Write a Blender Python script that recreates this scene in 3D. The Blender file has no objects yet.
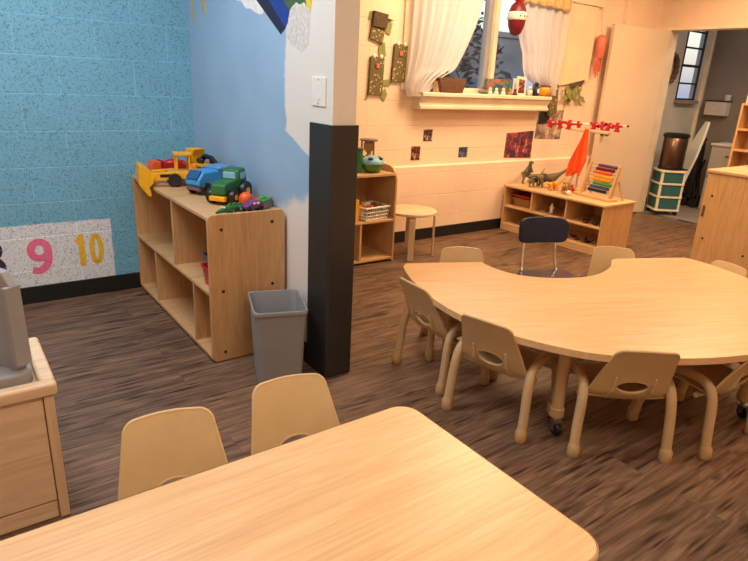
import bpy, bmesh, math, random
from mathutils import Vector, Matrix
random.seed(7)
PI = math.pi
SC = bpy.context.scene
COL = SC.collection

# ------------------------------------------------------------------ helpers
def lin(r, g, b):
    def f(c):
        c /= 255.0
        return c / 12.92 if c <= 0.04045 else ((c + 0.055) / 1.055) ** 2.4
    return (f(r), f(g), f(b), 1.0)

class NT:
    def __init__(s, name):
        s.m = bpy.data.materials.new(name); s.m.use_nodes = True
        s.t = s.m.node_tree; s.b = s.t.nodes['Principled BSDF']
    def n(s, typ, **kw):
        x = s.t.nodes.new(typ)
        for k, v in kw.items(): setattr(x, k, v)
        return x
    def l(s, a, b): s.t.links.new(a, b)
    def coord(s, scale=(1, 1, 1), rot=(0, 0, 0)):
        tc = s.n('ShaderNodeTexCoord'); mp = s.n('ShaderNodeMapping')
        mp.inputs['Scale'].default_value = scale; mp.inputs['Rotation'].default_value = rot
        s.l(tc.outputs['Object'], mp.inputs['Vector']); return mp.outputs['Vector']
    def noise(s, vec, scale, detail=3, rough=.5, dist=0):
        n = s.n('ShaderNodeTexNoise'); n.inputs['Scale'].default_value = scale
        n.inputs['Detail'].default_value = detail; n.inputs['Roughness'].default_value = rough
        n.inputs['Distortion'].default_value = dist
        s.l(vec, n.inputs['Vector']); return n.outputs['Fac']
    def ramp(s, fac, stops):
        r = s.n('ShaderNodeValToRGB'); e = r.color_ramp.elements
        while len(e) < len(stops): e.new(.5)
        for i, (p, c) in enumerate(stops):
            e[i].position = p; e[i].color = c if len(c) == 4 else (*c, 1)
        s.l(fac, r.inputs['Fac']); return r.outputs['Color']
    def mix(s, fac, a, b, mode='MIX'):
        m = s.n('ShaderNodeMix', data_type='RGBA', blend_type=mode)
        for sock, v in ((m.inputs['Factor'], fac), (m.inputs[6], a), (m.inputs[7], b)):
            if hasattr(v, 'is_linked'): s.l(v, sock)
            else: sock.default_value = v
        return m.outputs[2]
    def math(s, op, a, b=0.0, clamp=False):
        m = s.n('ShaderNodeMath', operation=op); m.use_clamp = clamp
        for sock, v in ((m.inputs[0], a), (m.inputs[1], b)):
            if hasattr(v, 'is_linked'): s.l(v, sock)
            else: sock.default_value = v
        return m.outputs[0]
    def bump(s, h, strength=.3, dist=.01):
        b = s.n('ShaderNodeBump'); b.inputs['Strength'].default_value = strength
        b.inputs['Distance'].default_value = dist
        s.l(h, b.inputs['Height']); s.l(b.outputs['Normal'], s.b.inputs['Normal'])
    def xyz(s):
        tc = s.n('ShaderNodeTexCoord'); sp = s.n('ShaderNodeSeparateXYZ')
        s.l(tc.outputs['Object'], sp.inputs[0]); return sp.outputs
    def setc(s, c):
        i = s.b.inputs['Base Color']
        if hasattr(c, 'is_linked'): s.l(c, i)
        else: i.default_value = c
    def step(s, v, edge, w):              # smooth 0..1 around edge
        m = s.n('ShaderNodeMapRange'); m.interpolation_type = 'SMOOTHSTEP'
        m.inputs['From Min'].default_value = edge - w; m.inputs['From Max'].default_value = edge + w
        s.l(v, m.inputs['Value']); return m.outputs['Result']

def plain(name, rgb, rough=.5, metal=0.0, var=.06, vs=30, bumpy=0, trans=0, alpha=None):
    k = NT(name); c = lin(*rgb)
    v = k.coord(); f = k.noise(v, vs, 3)
    d = tuple(x * (1 - var * 2) for x in c[:3]) + (1,); l = tuple(min(1, x * (1 + var)) for x in c[:3]) + (1,)
    k.setc(k.ramp(f, [(.3, d), (.7, l)]))
    k.b.inputs['Roughness'].default_value = rough; k.b.inputs['Metallic'].default_value = metal
    if bumpy: k.bump(f, bumpy, .004)
    if trans: k.b.inputs['Transmission Weight'].default_value = trans
    return k.m

def wood(name, ca, cb, axis, scale=1.0, rough=.38, fine=.5):
    k = NT(name)
    sc = [14 * scale] * 3; sc['xyz'.index(axis)] = 1.1 * scale
    v = k.coord(tuple(sc)); f = k.noise(v, 1.6, 5, .55, .9)
    sf = [120 * scale] * 3; sf['xyz'.index(axis)] = 5 * scale
    g = k.noise(k.coord(tuple(sf)), 1.0, 3, .6)
    base = k.ramp(f, [(.2, lin(*cb)), (.5, lin(*ca)), (.8, tuple(min(1, x * 1.04) for x in lin(*ca)[:3]) + (1,))])
    rg = k.math('SINE', k.math('MULTIPLY', k.noise(k.coord(tuple(x * .35 for x in sc)), 1.3, 2, .5, .6), 70.0))
    base = k.mix(.22, base, k.ramp(rg, [(0, (.80, .72, .66, 1)), (.45, (1, 1, 1, 1))]), 'MULTIPLY')
    base = k.mix(fine, base, k.ramp(g, [(.3, (.72, .66, .6, 1)), (.6, (1, 1, 1, 1))]), 'MULTIPLY')
    k.setc(base); k.b.inputs['Roughness'].default_value = rough
    k.bump(g, .05, .001); return k.m

def obj(name, bm, mat, parent=None, smooth=40, bevel=0, seg=2, solid=0, sub=0, loc=None):
    me = bpy.data.meshes.new(name)
    bmesh.ops.recalc_face_normals(bm, faces=bm.faces[:])
    bm.to_mesh(me); bm.free()
    for m in (mat if isinstance(mat, (list, tuple)) else [mat]): me.materials.append(m)
    o = bpy.data.objects.new(name, me); COL.objects.link(o)
    if smooth:
        me.polygons.foreach_set('use_smooth', [True] * len(me.polygons))
        me.set_sharp_from_angle(angle=math.radians(smooth))
    if solid:
        s = o.modifiers.new('solid', 'SOLIDIFY'); s.thickness = solid; s.offset = 0
    if bevel:
        b = o.modifiers.new('bevel', 'BEVEL'); b.width = bevel; b.segments = seg; b.limit_method = 'ANGLE'
        b.angle_limit = math.radians(45); b.harden_normals = True
    if sub:
        s = o.modifiers.new('sub', 'SUBSURF'); s.levels = sub; s.render_levels = sub
    if parent: o.parent = parent
    if loc: o.location = loc
    return o

class G:
    """collects simple shapes into one bmesh"""
    def __init__(s): s.bm = bmesh.new(); s.mi = 0
    def _fin(s, faces):
        for f in faces: f.material_index = s.mi
    def box(s, c, d, rz=0, rx=0, ry=0):
        n0 = len(s.bm.faces)
        m = Matrix.Translation(c) @ Matrix.Rotation(rz, 4, 'Z') @ Matrix.Rotation(ry, 4, 'Y') @ Matrix.Rotation(rx, 4, 'X') @ Matrix.Diagonal((*d, 1))
        bmesh.ops.create_cube(s.bm, size=1, matrix=m)
        s.bm.faces.ensure_lookup_table(); s._fin(s.bm.faces[n0:]); return s
    def bb(s, x0, x1, y0, y1, z0, z1):
        return s.box(((x0 + x1) / 2, (y0 + y1) / 2, (z0 + z1) / 2), (abs(x1 - x0), abs(y1 - y0), abs(z1 - z0)))
    def tube(s, pts, r, n=12, cap=True, flat=1.0):
        pts = [Vector(p) for p in pts]; rs = r if isinstance(r, (list, tuple)) else [r] * len(pts)
        n0 = len(s.bm.faces); rings = []; up = None
        for i, p in enumerate(pts):
            t = (pts[min(i + 1, len(pts) - 1)] - pts[max(i - 1, 0)]).normalized()
            if up is None:
                up = Vector((0, 0, 1)) if abs(t.z) < .9 else Vector((1, 0, 0))
            a = (up - t * up.dot(t))
            if a.length < 1e-5: a = t.orthogonal()
            a.normalize(); b = t.cross(a); up = a
            rings.append([s.bm.verts.new(p + (a * math.cos(2 * PI * k / n) * flat + b * math.sin(2 * PI * k / n)) * rs[i]) for k in range(n)])
        for q in range(len(rings) - 1):
            for k in range(n):
                s.bm.faces.new((rings[q][k], rings[q][(k + 1) % n], rings[q + 1][(k + 1) % n], rings[q + 1][k]))
        if cap: s.bm.faces.new(rings[0][::-1]); s.bm.faces.new(rings[-1])
        s.bm.faces.ensure_lookup_table(); s._fin(s.bm.faces[n0:]); return s
    def lathe(s, prof, c=(0, 0, 0), n=24, axis='z', rot=None):
        n0 = len(s.bm.faces); rings = []
        M = Matrix.Identity(3)
        if axis == 'x': M = Matrix.Rotation(PI / 2, 3, 'Y')
        if axis == 'y': M = Matrix.Rotation(-PI / 2, 3, 'X')
        if rot is not None: M = rot
        for r, z in prof:
            rings.append([s.bm.verts.new(Vector(c) + M @ Vector((max(r, 1e-4) * math.cos(2 * PI * k / n), max(r, 1e-4) * math.sin(2 * PI * k / n), z))) for k in range(n)])
        for q in range(len(rings) - 1):
            for k in range(n):
                s.bm.faces.new((rings[q][k], rings[q][(k + 1) % n], rings[q + 1][(k + 1) % n], rings[q + 1][k]))
        s.bm.faces.new(rings[0][::-1]); s.bm.faces.new(rings[-1])
        s.bm.faces.ensure_lookup_table(); s._fin(s.bm.faces[n0:]); return s
    def cyl(s, c, r, h, n=24, axis='z'):
        return s.lathe([(r, -h / 2), (r, h / 2)], c, n, axis)
    def ell(s, c, d, n=16, rz=0):
        n0 = len(s.bm.faces)
        m = Matrix.Translation(c) @ Matrix.Rotation(rz, 4, 'Z') @ Matrix.Diagonal((*d, 1))
        bmesh.ops.create_uvsphere(s.bm, u_segments=n, v_segments=max(8, n // 2), radius=1, matrix=m)
        s.bm.faces.ensure_lookup_table(); s._fin(s.bm.faces[n0:]); return s
    def prism(s, poly, f, d):
        """poly 2D, f(a,b,depth)->xyz, d=(d0,d1)"""
        n0 = len(s.bm.faces)
        a = [s.bm.verts.new(f(p[0], p[1], d[0])) for p in poly]; b = [s.bm.verts.new(f(p[0], p[1], d[1])) for p in poly]
        s.bm.faces.new(a[::-1]); s.bm.faces.new(b)
        for i in range(len(a)):
            j = (i + 1) % len(a); s.bm.faces.new((a[i], a[j], b[j], b[i]))
        s.bm.faces.ensure_lookup_table(); s._fin(s.bm.faces[n0:]); return s
    def grid(s, nu, nv, f):
        n0 = len(s.bm.faces)
        v = [[s.bm.verts.new(f(i / (nu - 1), j / (nv - 1))) for i in range(nu)] for j in range(nv)]
        for j in range(nv - 1):
            for i in range(nu - 1):
                s.bm.faces.new((v[j][i], v[j][i + 1], v[j + 1][i + 1], v[j + 1][i]))
        s.bm.faces.ensure_lookup_table(); s._fin(s.bm.faces[n0:]); return s
    def mat(s, i): s.mi = i; return s

XY = lambda a, b, d: (a, b, d)
XZ = lambda a, b, d: (a, d, b)
YZ = lambda a, b, d: (d, a, b)

def rrect(x0, x1, y0, y1, r, n=6):
    out = []
    for cx, cy, a0 in ((x1 - r, y0 + r, -PI / 2), (x1 - r, y1 - r, 0), (x0 + r, y1 - r, PI / 2), (x0 + r, y0 + r, PI)):
        for k in range(n + 1):
            a = a0 + PI / 2 * k / n; out.append((cx + r * math.cos(a), cy + r * math.sin(a)))
    return out

def arc(c, r, a0, a1, n): return [(c[0] + r * math.cos(a0 + (a1 - a0) * k / n), c[1] + r * math.sin(a0 + (a1 - a0) * k / n)) for k in range(n + 1)]

def smooth_closed(pts, n=8):
    out = []; L = len(pts)
    for i in range(L):
        p0, p1, p2, p3 = [Vector(pts[(i + k - 1) % L]) for k in range(4)]
        for k in range(n):
            t = k / n
            out.append(tuple(.5 * ((2 * p1) + (-p0 + p2) * t + (2 * p0 - 5 * p1 + 4 * p2 - p3) * t * t + (-p0 + 3 * p1 - 3 * p2 + p3) * t ** 3)))
    return out
def smooth_open(pts, n=8):
    P = [Vector(p) for p in pts]; P = [P[0] * 2 - P[1]] + P + [P[-1] * 2 - P[-2]]; out = []
    for i in range(1, len(P) - 2):
        p0, p1, p2, p3 = P[i - 1:i + 3]
        for k in range(n):
            t = k / n
            out.append(.5 * ((2 * p1) + (-p0 + p2) * t + (2 * p0 - 5 * p1 + 4 * p2 - p3) * t * t + (-p0 + 3 * p1 - 3 * p2 + p3) * t ** 3))
    out.append(P[-2]); return out

def tag(o, label, cat, group=None):
    o['label'] = label; o['category'] = cat
    if group: o['group'] = group
    return o
def thing(name, label, cat, loc=(0, 0, 0), rz=0, group=None):
    o = bpy.data.objects.new(name, None); COL.objects.link(o); o.empty_display_size = .05
    o.location = loc; o.rotation_euler = (0, 0, rz)
    return tag(o, label, cat, group)
def struct(name, bm, mat, parent=None, **kw):
    o = obj(name, bm, mat, parent, **kw)
    o['kind'] = 'structure'
    return o
def structroot(name):
    o = bpy.data.objects.new(name, None); COL.objects.link(o); o['kind'] = 'structure'; return o
def copy_tree(o, parent=None):
    c = o.copy(); COL.objects.link(c)
    if parent: c.parent = parent
    for ch in list(o.children): copy_tree(ch, c)
    return c

def skinfig(name, mat, parent, nodes, edges, sub=1, loc=None):
    """nodes: list of (xyz, radius)"""
    me = bpy.data.meshes.new(name)
    me.from_pydata([n[0] for n in nodes], edges, []); me.materials.append(mat)
    o = bpy.data.objects.new(name, me); COL.objects.link(o)
    sk = o.modifiers.new('skin', 'SKIN'); sk.use_smooth_shade = True
    for i, n in enumerate(nodes):
        me.skin_vertices[0].data[i].radius = (n[1], n[1])
    me.skin_vertices[0].data[0].use_root = True
    s = o.modifiers.new('sub', 'SUBSURF'); s.levels = sub; s.render_levels = sub
    if parent: o.parent = parent
    if loc: o.location = loc
    return o

def text_mesh(txt, size, depth, offset=0):
    cu = bpy.data.curves.new('txt', 'FONT'); cu.body = txt; cu.size = size; cu.extrude = depth; cu.offset = offset
    o = bpy.data.objects.new('txt', cu); COL.objects.link(o)
    bpy.context.view_layer.update()
    me = bpy.data.meshes.new_from_object(o.evaluated_get(bpy.context.evaluated_depsgraph_get()))
    bpy.data.objects.remove(o); bm = bmesh.new(); bm.from_mesh(me); bpy.data.meshes.remove(me)
    return bm

# ------------------------------------------------------------------ materials
def speckled(name, base, dot, scale=60, thr=.14):
    k = NT(name); v = k.coord(); vo = k.n('ShaderNodeTexVoronoi'); vo.inputs['Scale'].default_value = scale
    k.l(v, vo.inputs['Vector'])
    f = k.ramp(vo.outputs['Distance'], [(thr, (1, 1, 1, 1)), (thr + .1, (0, 0, 0, 1))])
    k.setc(k.mix(f, k.ramp(k.noise(v, 60, 3), [(.3, tuple(x * .7 for x in lin(*base)[:3]) + (1,)), (.7, lin(*base))]), lin(*dot)))
    k.b.inputs['Roughness'].default_value = .75; return k.m
def block_wall(name, rgb, axis, joint_light=1.12, jstr=.25, pit_shade=.35, patch=None, spec=.6):
    k = NT(name); X = k.xyz()
    u = X[0] if axis == 'x' else X[1]
    cb = k.n('ShaderNodeCombineXYZ'); k.l(u, cb.inputs[0]); k.l(X[2], cb.inputs[1])
    br = k.n('ShaderNodeTexBrick'); k.l(cb.outputs[0], br.inputs['Vector'])
    br.inputs['Scale'].default_value = 1; br.inputs['Brick Width'].default_value = .405
    br.inputs['Row Height'].default_value = .2015; br.inputs['Mortar Size'].default_value = .0042
    br.inputs['Mortar Smooth'].default_value = .5; br.offset = .5
    c = lin(*rgb)
    v = k.coord(); n1 = k.noise(v, 125, 2, .6); n2 = k.noise(v, 2.2, 3)
    col = k.ramp(n2, [(.3, tuple(x * .93 for x in c[:3]) + (1,)), (.7, tuple(min(1, x * 1.05) for x in c[:3]) + (1,))])
    if patch: col = patch(k, X, v, col)
    pit_shade_col = k.ramp(n1, [(.33, (1 - pit_shade,) * 3 + (1,)), (.46, (1, 1, 1, 1)), (.66, (1.04, 1.04, 1.04, 1))])  # shade inside the block pits, painted into the colour over the bump
    col = k.mix(1.0, col, pit_shade_col, 'MULTIPLY')
    lt = k.mix(1.0, col, (joint_light, joint_light, joint_light, 1), 'MULTIPLY')
    col = k.mix(k.math('MULTIPLY', br.outputs['Fac'], .8), col, lt)
    k.setc(col); k.b.inputs['Roughness'].default_value = spec
    h = k.math('SUBTRACT', k.math('MULTIPLY', n1, .45), k.math('MULTIPLY', br.outputs['Fac'], jstr * 3))
    k.bump(h, .55, .006); return k.m

def white_patch(k, X, v, col):
    n = k.noise(v, 14, 3)
    j = k.math('MULTIPLY', k.math('SUBTRACT', n, .5), .012)
    xx = k.math('ADD', X[0], j); zz = k.math('ADD', X[2], j)
    m = k.math('MULTIPLY', k.math('SUBTRACT', 1.0, k.step(xx, .800, .004)), k.math('SUBTRACT', 1.0, k.step(zz, .478, .004)))
    return k.mix(m, col, lin(228, 231, 234))

def paint_edge(k, X, v, col):   # pale blue paint ending in a ragged edge on white plaster
    n = k.noise(v, 9, 4, .65)
    e = k.math('ADD', X[1], k.math('MULTIPLY', k.math('SUBTRACT', n, .5), .07))
    # boundary: y = 2.615 above z 1.1, drifting towards the wall end lower down
    zlow = k.math('MULTIPLY', k.math('SUBTRACT', 1.12, X[2], True), 2.4)
    low = k.math('MINIMUM', zlow, .34)
    m1 = k.step(k.math('ADD', e, low), 2.60, .012)
    # below z ~ .60 all is white plaster
    zn = k.math('ADD', X[2], k.math('MULTIPLY', k.math('SUBTRACT', n, .5), .12))
    m2 = k.math('MAXIMUM', k.step(k.math('ADD', zn, k.math('MULTIPLY', k.math('SUBTRACT', X[1], 2.5), .35)), .80, .035), k.step(X[1], 2.75, .05))
    return k.mix(k.math('MULTIPLY', m1, m2), lin(228, 226, 220), col)

M = {}
M['blue_block'] = block_wall('blue_block_paint', (116, 178, 204), 'x', 1.32, .16, .5, white_patch)
M['cream_block'] = block_wall('cream_block_paint', (246, 217, 190), 'x', .97, .22, .05)
M['cream_block_side'] = block_wall('cream_block_paint_side', (244, 214, 186), 'y', 1.0, .10, .08)
k = NT('partition_paint'); X = k.xyz(); v = k.coord(); f = k.noise(v, 3, 4)
k.setc(paint_edge(k, X, v, k.ramp(f, [(.3, lin(146, 180, 212)), (.7, lin(156, 190, 222))])))
k.b.inputs['Roughness'].default_value = .45; k.bump(k.noise(v, 220, 2), .08, .002); M['partition'] = k.m

k = NT('wood_plank_floor'); v = k.coord()
br = k.n('ShaderNodeTexBrick'); k.l(v, br.inputs['Vector'])
br.inputs['Scale'].default_value = 1; br.inputs['Brick Width'].default_value = 1.22; br.inputs['Row Height'].default_value = .152
br.inputs['Mortar Size'].default_value = .0012; br.inputs['Mortar Smooth'].default_value = .2; br.offset = .37; br.inputs['Bias'].default_value = 0
br.inputs['Color1'].default_value = (0, 0, 0, 1); br.inputs['Color2'].default_value = (1, 1, 1, 1); br.inputs['Mortar'].default_value = (.5, .5, .5, 1)
off = k.n('ShaderNodeVectorMath', operation='MULTIPLY_ADD'); k.l(br.outputs['Color'], off.inputs[0])
off.inputs[1].default_value = (7.3, 3.1, 0); k.l(v, off.inputs[2])
mp = k.n('ShaderNodeMapping'); mp.inputs['Scale'].default_value = (1.3, 22, 1); k.l(off.outputs[0], mp.inputs[0])
g1 = k.noise(mp.outputs[0], 1.5, 6, .62, 1.2)
mp2 = k.n('ShaderNodeMapping'); mp2.inputs['Scale'].default_value = (3.2, 100, 1); k.l(off.outputs[0], mp2.inputs[0])
g2 = k.noise(mp2.outputs[0], 1.2, 4, .6)
mp3 = k.n('ShaderNodeMapping'); mp3.inputs['Scale'].default_value = (3.2, 9, 1); k.l(off.outputs[0], mp3.inputs[0])
g3 = k.noise(mp3.outputs[0], 1.0, 2, .5, .5)
c = k.ramp(g1, [(.30, lin(74, 56, 43)), (.47, lin(118, 91, 71)), (.66, lin(146, 116, 92))])
c = k.mix(.55, c, k.ramp(g2, [(.34, (.52, .48, .45, 1)), (.56, (1.08, 1.08, 1.08, 1))]), 'MULTIPLY')
c = k.mix(1.0, c, k.ramp(g3, [(.27, (.32, .28, .26, 1)), (.38, (1, 1, 1, 1))]), 'MULTIPLY')
mp4 = k.n('ShaderNodeMapping'); mp4.inputs['Scale'].default_value = (.9, 6.5, 1); k.l(off.outputs[0], mp4.inputs[0])
g4 = k.noise(mp4.outputs[0], 1.1, 2, .45, .4)
rings = k.math('SINE', k.math('MULTIPLY', g4, 95.0))
c = k.mix(.75, c, k.ramp(rings, [(.0, (.74, .70, .67, 1)), (.5, (1, 1, 1, 1))]), 'MULTIPLY')
mp5 = k.n('ShaderNodeMapping'); mp5.inputs['Scale'].default_value = (1.5, 16, 1); k.l(off.outputs[0], mp5.inputs[0])
vk = k.n('ShaderNodeTexVoronoi'); vk.voronoi_dimensions = '2D'; vk.inputs['Scale'].default_value = 1.5; k.l(mp5.outputs[0], vk.inputs['Vector'])
c = k.mix(1.0, c, k.ramp(k.math('ADD', vk.outputs['Distance'], k.math('MULTIPLY', k.math('SUBTRACT', g2, .5), .25)), [(.06, (.22, .18, .16, 1)), (.20, (1, 1, 1, 1))]), 'MULTIPLY')
c = k.mix(.8, c, k.ramp(br.outputs['Color'], [(0, (.82, .82, .84, 1)), (1, (1.12, 1.1, 1.08, 1))]), 'MULTIPLY')
c = k.mix(k.math('MULTIPLY', br.outputs['Fac'], .55), c, lin(50, 40, 34))
k.setc(c); k.b.inputs['Roughness'].default_value = .5; k.bump(g2, .12, .002); M['floor'] = k.m

M['hall_floor'] = plain('hall_vinyl', (150, 138, 126), .45, vs=8)
M['hall_wall'] = plain('hall_paint', (196, 188, 178), .6, vs=3)
M['hall_wall_dark'] = plain('hall_brown_paint', (140, 128, 118), .6, vs=3)
M['ceiling'] = plain('ceiling_tile', (232, 230, 224), .8, vs=4)
M['black_base'] = plain('black_vinyl_base', (26, 25, 26), .42)
M['guard'] = plain('black_guard_vinyl', (44, 42, 42), .5, vs=60, bumpy=.1)
M['white_trim'] = plain('cream_gloss_paint', (240, 222, 196), .35, vs=5)
M['door_paint'] = plain('cream_door_paint', (232, 208, 180), .4, vs=2, var=.02)
M['yellow_trim'] = plain('yellowed_board', (238, 214, 178), .45, vs=3)
MA, MB_ = (226, 186, 138), (214, 171, 123)
M['maple_x'] = wood('maple_laminate_long', MA, MB_, 'x', 1.0, .33, .45)
M['maple_y'] = wood('maple_veneer_deep', MA, MB_, 'y', 1.0, .4, .45)
M['maple_z'] = wood('maple_veneer_upright', (222, 178, 124), (200, 152, 100), 'z', 1.6, .42, .5)
M['birch_x'] = wood('birch_veneer_long', (214, 172, 122), (190, 146, 98), 'x', 1.3, .42, .5)
M['birch_z'] = wood('birch_veneer_upright', (214, 168, 116), (192, 144, 94), 'z', 1.6, .42, .5)
M['pale_z'] = wood('pale_birch_upright', (226, 196, 160), (206, 172, 134), 'z', 1.2, .42, .4)
M['pale_x'] = wood('pale_birch_long', (232, 204, 170), (214, 182, 146), 'x', 1.2, .4, .35)
M['edge'] = plain('maple_edge_band', (236, 204, 160), .38, var=.03)
M['table_edge'] = plain('tan_edge_band', (214, 176, 128), .4, var=.03)
M['tan'] = plain('tan_chair_plastic', (208, 178, 130), .42, var=.03, vs=12)
M['tan_leg'] = plain('tan_leg_plastic', (204, 172, 128), .35, var=.03, vs=12)
M['tan_foot'] = plain('tan_foot_cap', (196, 160, 112), .45, var=.04)
M['chrome'] = plain('chrome', (225, 225, 228), .12, 1.0, var=.01)
M['steel'] = plain('brushed_steel', (170, 168, 164), .35, 1.0)
M['navy'] = plain('navy_plastic', (14, 28, 64), .5, var=.1)
M['navy_seat'] = plain('dark_slate_seat', (38, 50, 82), .22, var=.08)
M['grey_bin'] = plain('grey_plastic', (140, 142, 146), .45, var=.02, vs=8)
M['grey_toy'] = plain('grey_tub_plastic', (150, 151, 156), .38, var=.03, vs=8)
M['white'] = plain('white_plastic', (236, 234, 228), .35, var=.02)
M['black'] = plain('black_plastic', (22, 22, 24), .4, var=.1)
M['dark'] = plain('dark_rubber', (34, 32, 32), .6, var=.1)
for n_, c_ in dict(yellow=(246, 178, 24), gold=(226, 160, 30), red=(196, 34, 38), blue=(60, 150, 214), deepblue=(38, 84, 140), green=(36, 104, 52), lime=(72, 150, 62), orange=(238, 96, 40), purple=(112, 54, 116), pink=(226, 92, 120), brown=(120, 78, 48), olive=(104, 96, 76), greygreen=(112, 110, 94), teal=(50, 104, 108), darkred=(112, 18, 32), tanbrown=(166, 128, 78), lightblue=(140, 190, 214), moss=(92, 134, 46), mauve=(124, 88, 100), cream=(238, 226, 200), salmon=(216, 112, 86), skyblue=(96, 150, 200), leaf=(146, 148, 84), darkgreen=(58, 62, 34), paperwhite=(238, 232, 220), bronze=(96, 70, 56)).items():
    M[n_] = plain(n_ + '_paint', c_, .42, var=.07, vs=40)
M['bronze_metal'] = plain('bronze_steel', (112, 88, 76), .28, .9, var=.05)
M['scarf'] = plain('orange_chiffon', (250, 92, 30), .7, var=.1, vs=20)
k = NT('curtain_cloth'); k.setc(lin(230, 220, 214)); k.b.inputs['Roughness'].default_value = .85
v = k.coord((1, 1, 1)); k.bump(k.noise(v, 260, 2), .08, .002)
tr = k.n('ShaderNodeBsdfTranslucent'); tr.inputs['Color'].default_value = lin(244, 238, 236)
mx = k.n('ShaderNodeMixShader'); mx.inputs[0].default_value = .35
out = [n for n in k.t.nodes if n.type == 'OUTPUT_MATERIAL'][0]
k.l(k.b.outputs[0], mx.inputs[1]); k.l(tr.outputs[0], mx.inputs[2]); k.l(mx.outputs[0], out.inputs['Surface']); M['curtain'] = k.m
k = NT('window_glass')
gl = k.n('ShaderNodeBsdfGlossy'); gl.inputs['Roughness'].default_value = .02
tp = k.n('ShaderNodeBsdfTransparent'); tp.inputs['Color'].default_value = (.9, .94, .97, 1)
fr = k.n('ShaderNodeFresnel'); fr.inputs['IOR'].default_value = 1.45
mx = k.n('ShaderNodeMixShader'); out = [n for n in k.t.nodes if n.type == 'OUTPUT_MATERIAL'][0]
ge = k.n('ShaderNodeNewGeometry'); k.l(k.math('MULTIPLY', fr.outputs[0], k.math('SUBTRACT', 1.0, ge.outputs['Backfacing'])), mx.inputs[0]); k.l(tp.outputs[0], mx.inputs[1]); k.l(gl.outputs[0], mx.inputs[2]); k.l(mx.outputs[0], out.inputs['Surface']); M['glass'] = k.m
M['frog'] = speckled('spotted_green_paper', (116, 104, 60), (226, 180, 150), 40, .2)
M['frog_dark'] = speckled('dark_spotted_paper', (92, 72, 46), (120, 110, 70), 50, .15)
def photo_mat(name, stops, scale):
    k = NT(name); v = k.coord(); f = k.noise(v, scale, 4, .7, 1)
    r = k.n('ShaderNodeTexNoise'); r.inputs['Scale'].default_value = scale * .8; k.l(v, r.inputs['Vector'])
    c = k.ramp(f, [(p, lin(*c)) for p, c in stops])
    k.setc(k.mix(.6, c, k.ramp(r.outputs['Color'], [(.35, (.05, .05, .18, 1)), (.45, (.3, .3, .3, 1)), (.55, (.75, .55, .5, 1))]), 'OVERLAY')); k.b.inputs['Roughness'].default_value = .3; return k.m
M['photo_a'] = photo_mat('photo_print_red', [(.3, (30, 20, 26)), (.5, (92, 36, 32)), (.68, (226, 200, 180))], 26)
M['photo_b'] = photo_mat('photo_print_dark', [(.3, (26, 20, 24)), (.52, (80, 50, 50)), (.64, (220, 214, 214))], 28)
M['photo_c'] = photo_mat('photo_print_blue', [(.3, (26, 26, 40)), (.5, (50, 70, 110)), (.7, (150, 180, 210))], 26)
M['photo_d'] = photo_mat('poster_print_busy', [(.25, (34, 22, 26)), (.42, (60, 56, 90)), (.55, (150, 50, 60)), (.72, (220, 190, 170))], 15)
M['photo_e'] = photo_mat('poster_print_grey', [(.3, (70, 62, 56)), (.5, (170, 150, 134)), (.7, (224, 206, 186))], 12)
M['box_print'] = photo_mat('game_box_print', [(.3, (30, 60, 110)), (.48, (60, 130, 90)), (.6, (190, 60, 90)), (.75, (236, 220, 160))], 18)
M['concrete'] = plain('outdoor_concrete', (128, 132, 138), .9, vs=2, var=.15)
M['foliage'] = plain('outdoor_bush', (70, 78, 70), .9, vs=9, var=.4)
M['ground'] = plain('outdoor_ground', (112, 114, 116), .9, vs=2, var=.15)
M['basket'] = plain('woven_brown', (120, 84, 64), .6, vs=90, var=.3)
M['dispenser'] = plain('ivory_plastic', (206, 196, 184), .4)

# ------------------------------------------------------------------ the room
TOP = 2.75
YB, YC, YL = 3.868, 4.05, 4.013         # blue wall, cream wall, its thicker lower courses
XD = 6.735                               # door wall
struct('floor', G().bb(-1.7, XD + .06, -1.7, 4.2, -.1, 0).bm, M['floor'], smooth=0)
struct('floor_hall', G().bb(XD + .06, 9.2, 0, 4.12, -.1, -.002).bm, M['hall_floor'], smooth=0)
struct('trim_1', G().bb(XD - .01, XD + .10, 2.85, 3.83, -.005, .006).bm, M['steel'], smooth=0, bevel=.003)
struct('ceiling', G().bb(-1.7, 9.2, -1.7, 4.21, TOP, TOP + .1).bm, M['ceiling'], smooth=0)
wb = struct('wall_back_left', G().bb(-1.6, 1.40, YB, 4.21, 0, TOP).bm, M['blue_block'], smooth=0)
wp = struct('wall_partition', G().bb(1.355, 1.476, 2.18, YB + .01, 0, TOP).bm, M['partition'], smooth=0, bevel=.004)
g = G().bb(1.476, 3.22, YC, 4.21, .664, TOP).bb(1.40, 3.22, YL, 4.21, 0, .664)
g.bb(3.22, 5.06, YC, 4.21, .664, 1.262).bb(3.22, 5.06, YL, 4.21, 0, .664).bb(3.22, 5.06, YC, 4.21, 2.30, TOP)
g.bb(5.06, XD + .15, YC, 4.21, .664, TOP).bb(5.06, XD + .15, YL, 4.21, 0, .664)
# shallow pilaster on the window wall near the door, the upper part is flush with the lower courses
g.bb(6.09, XD + .02, 4.005, YC + .01, .60, TOP)
struct('wall_back', g.bm, M['cream_block'], smooth=0)
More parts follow.
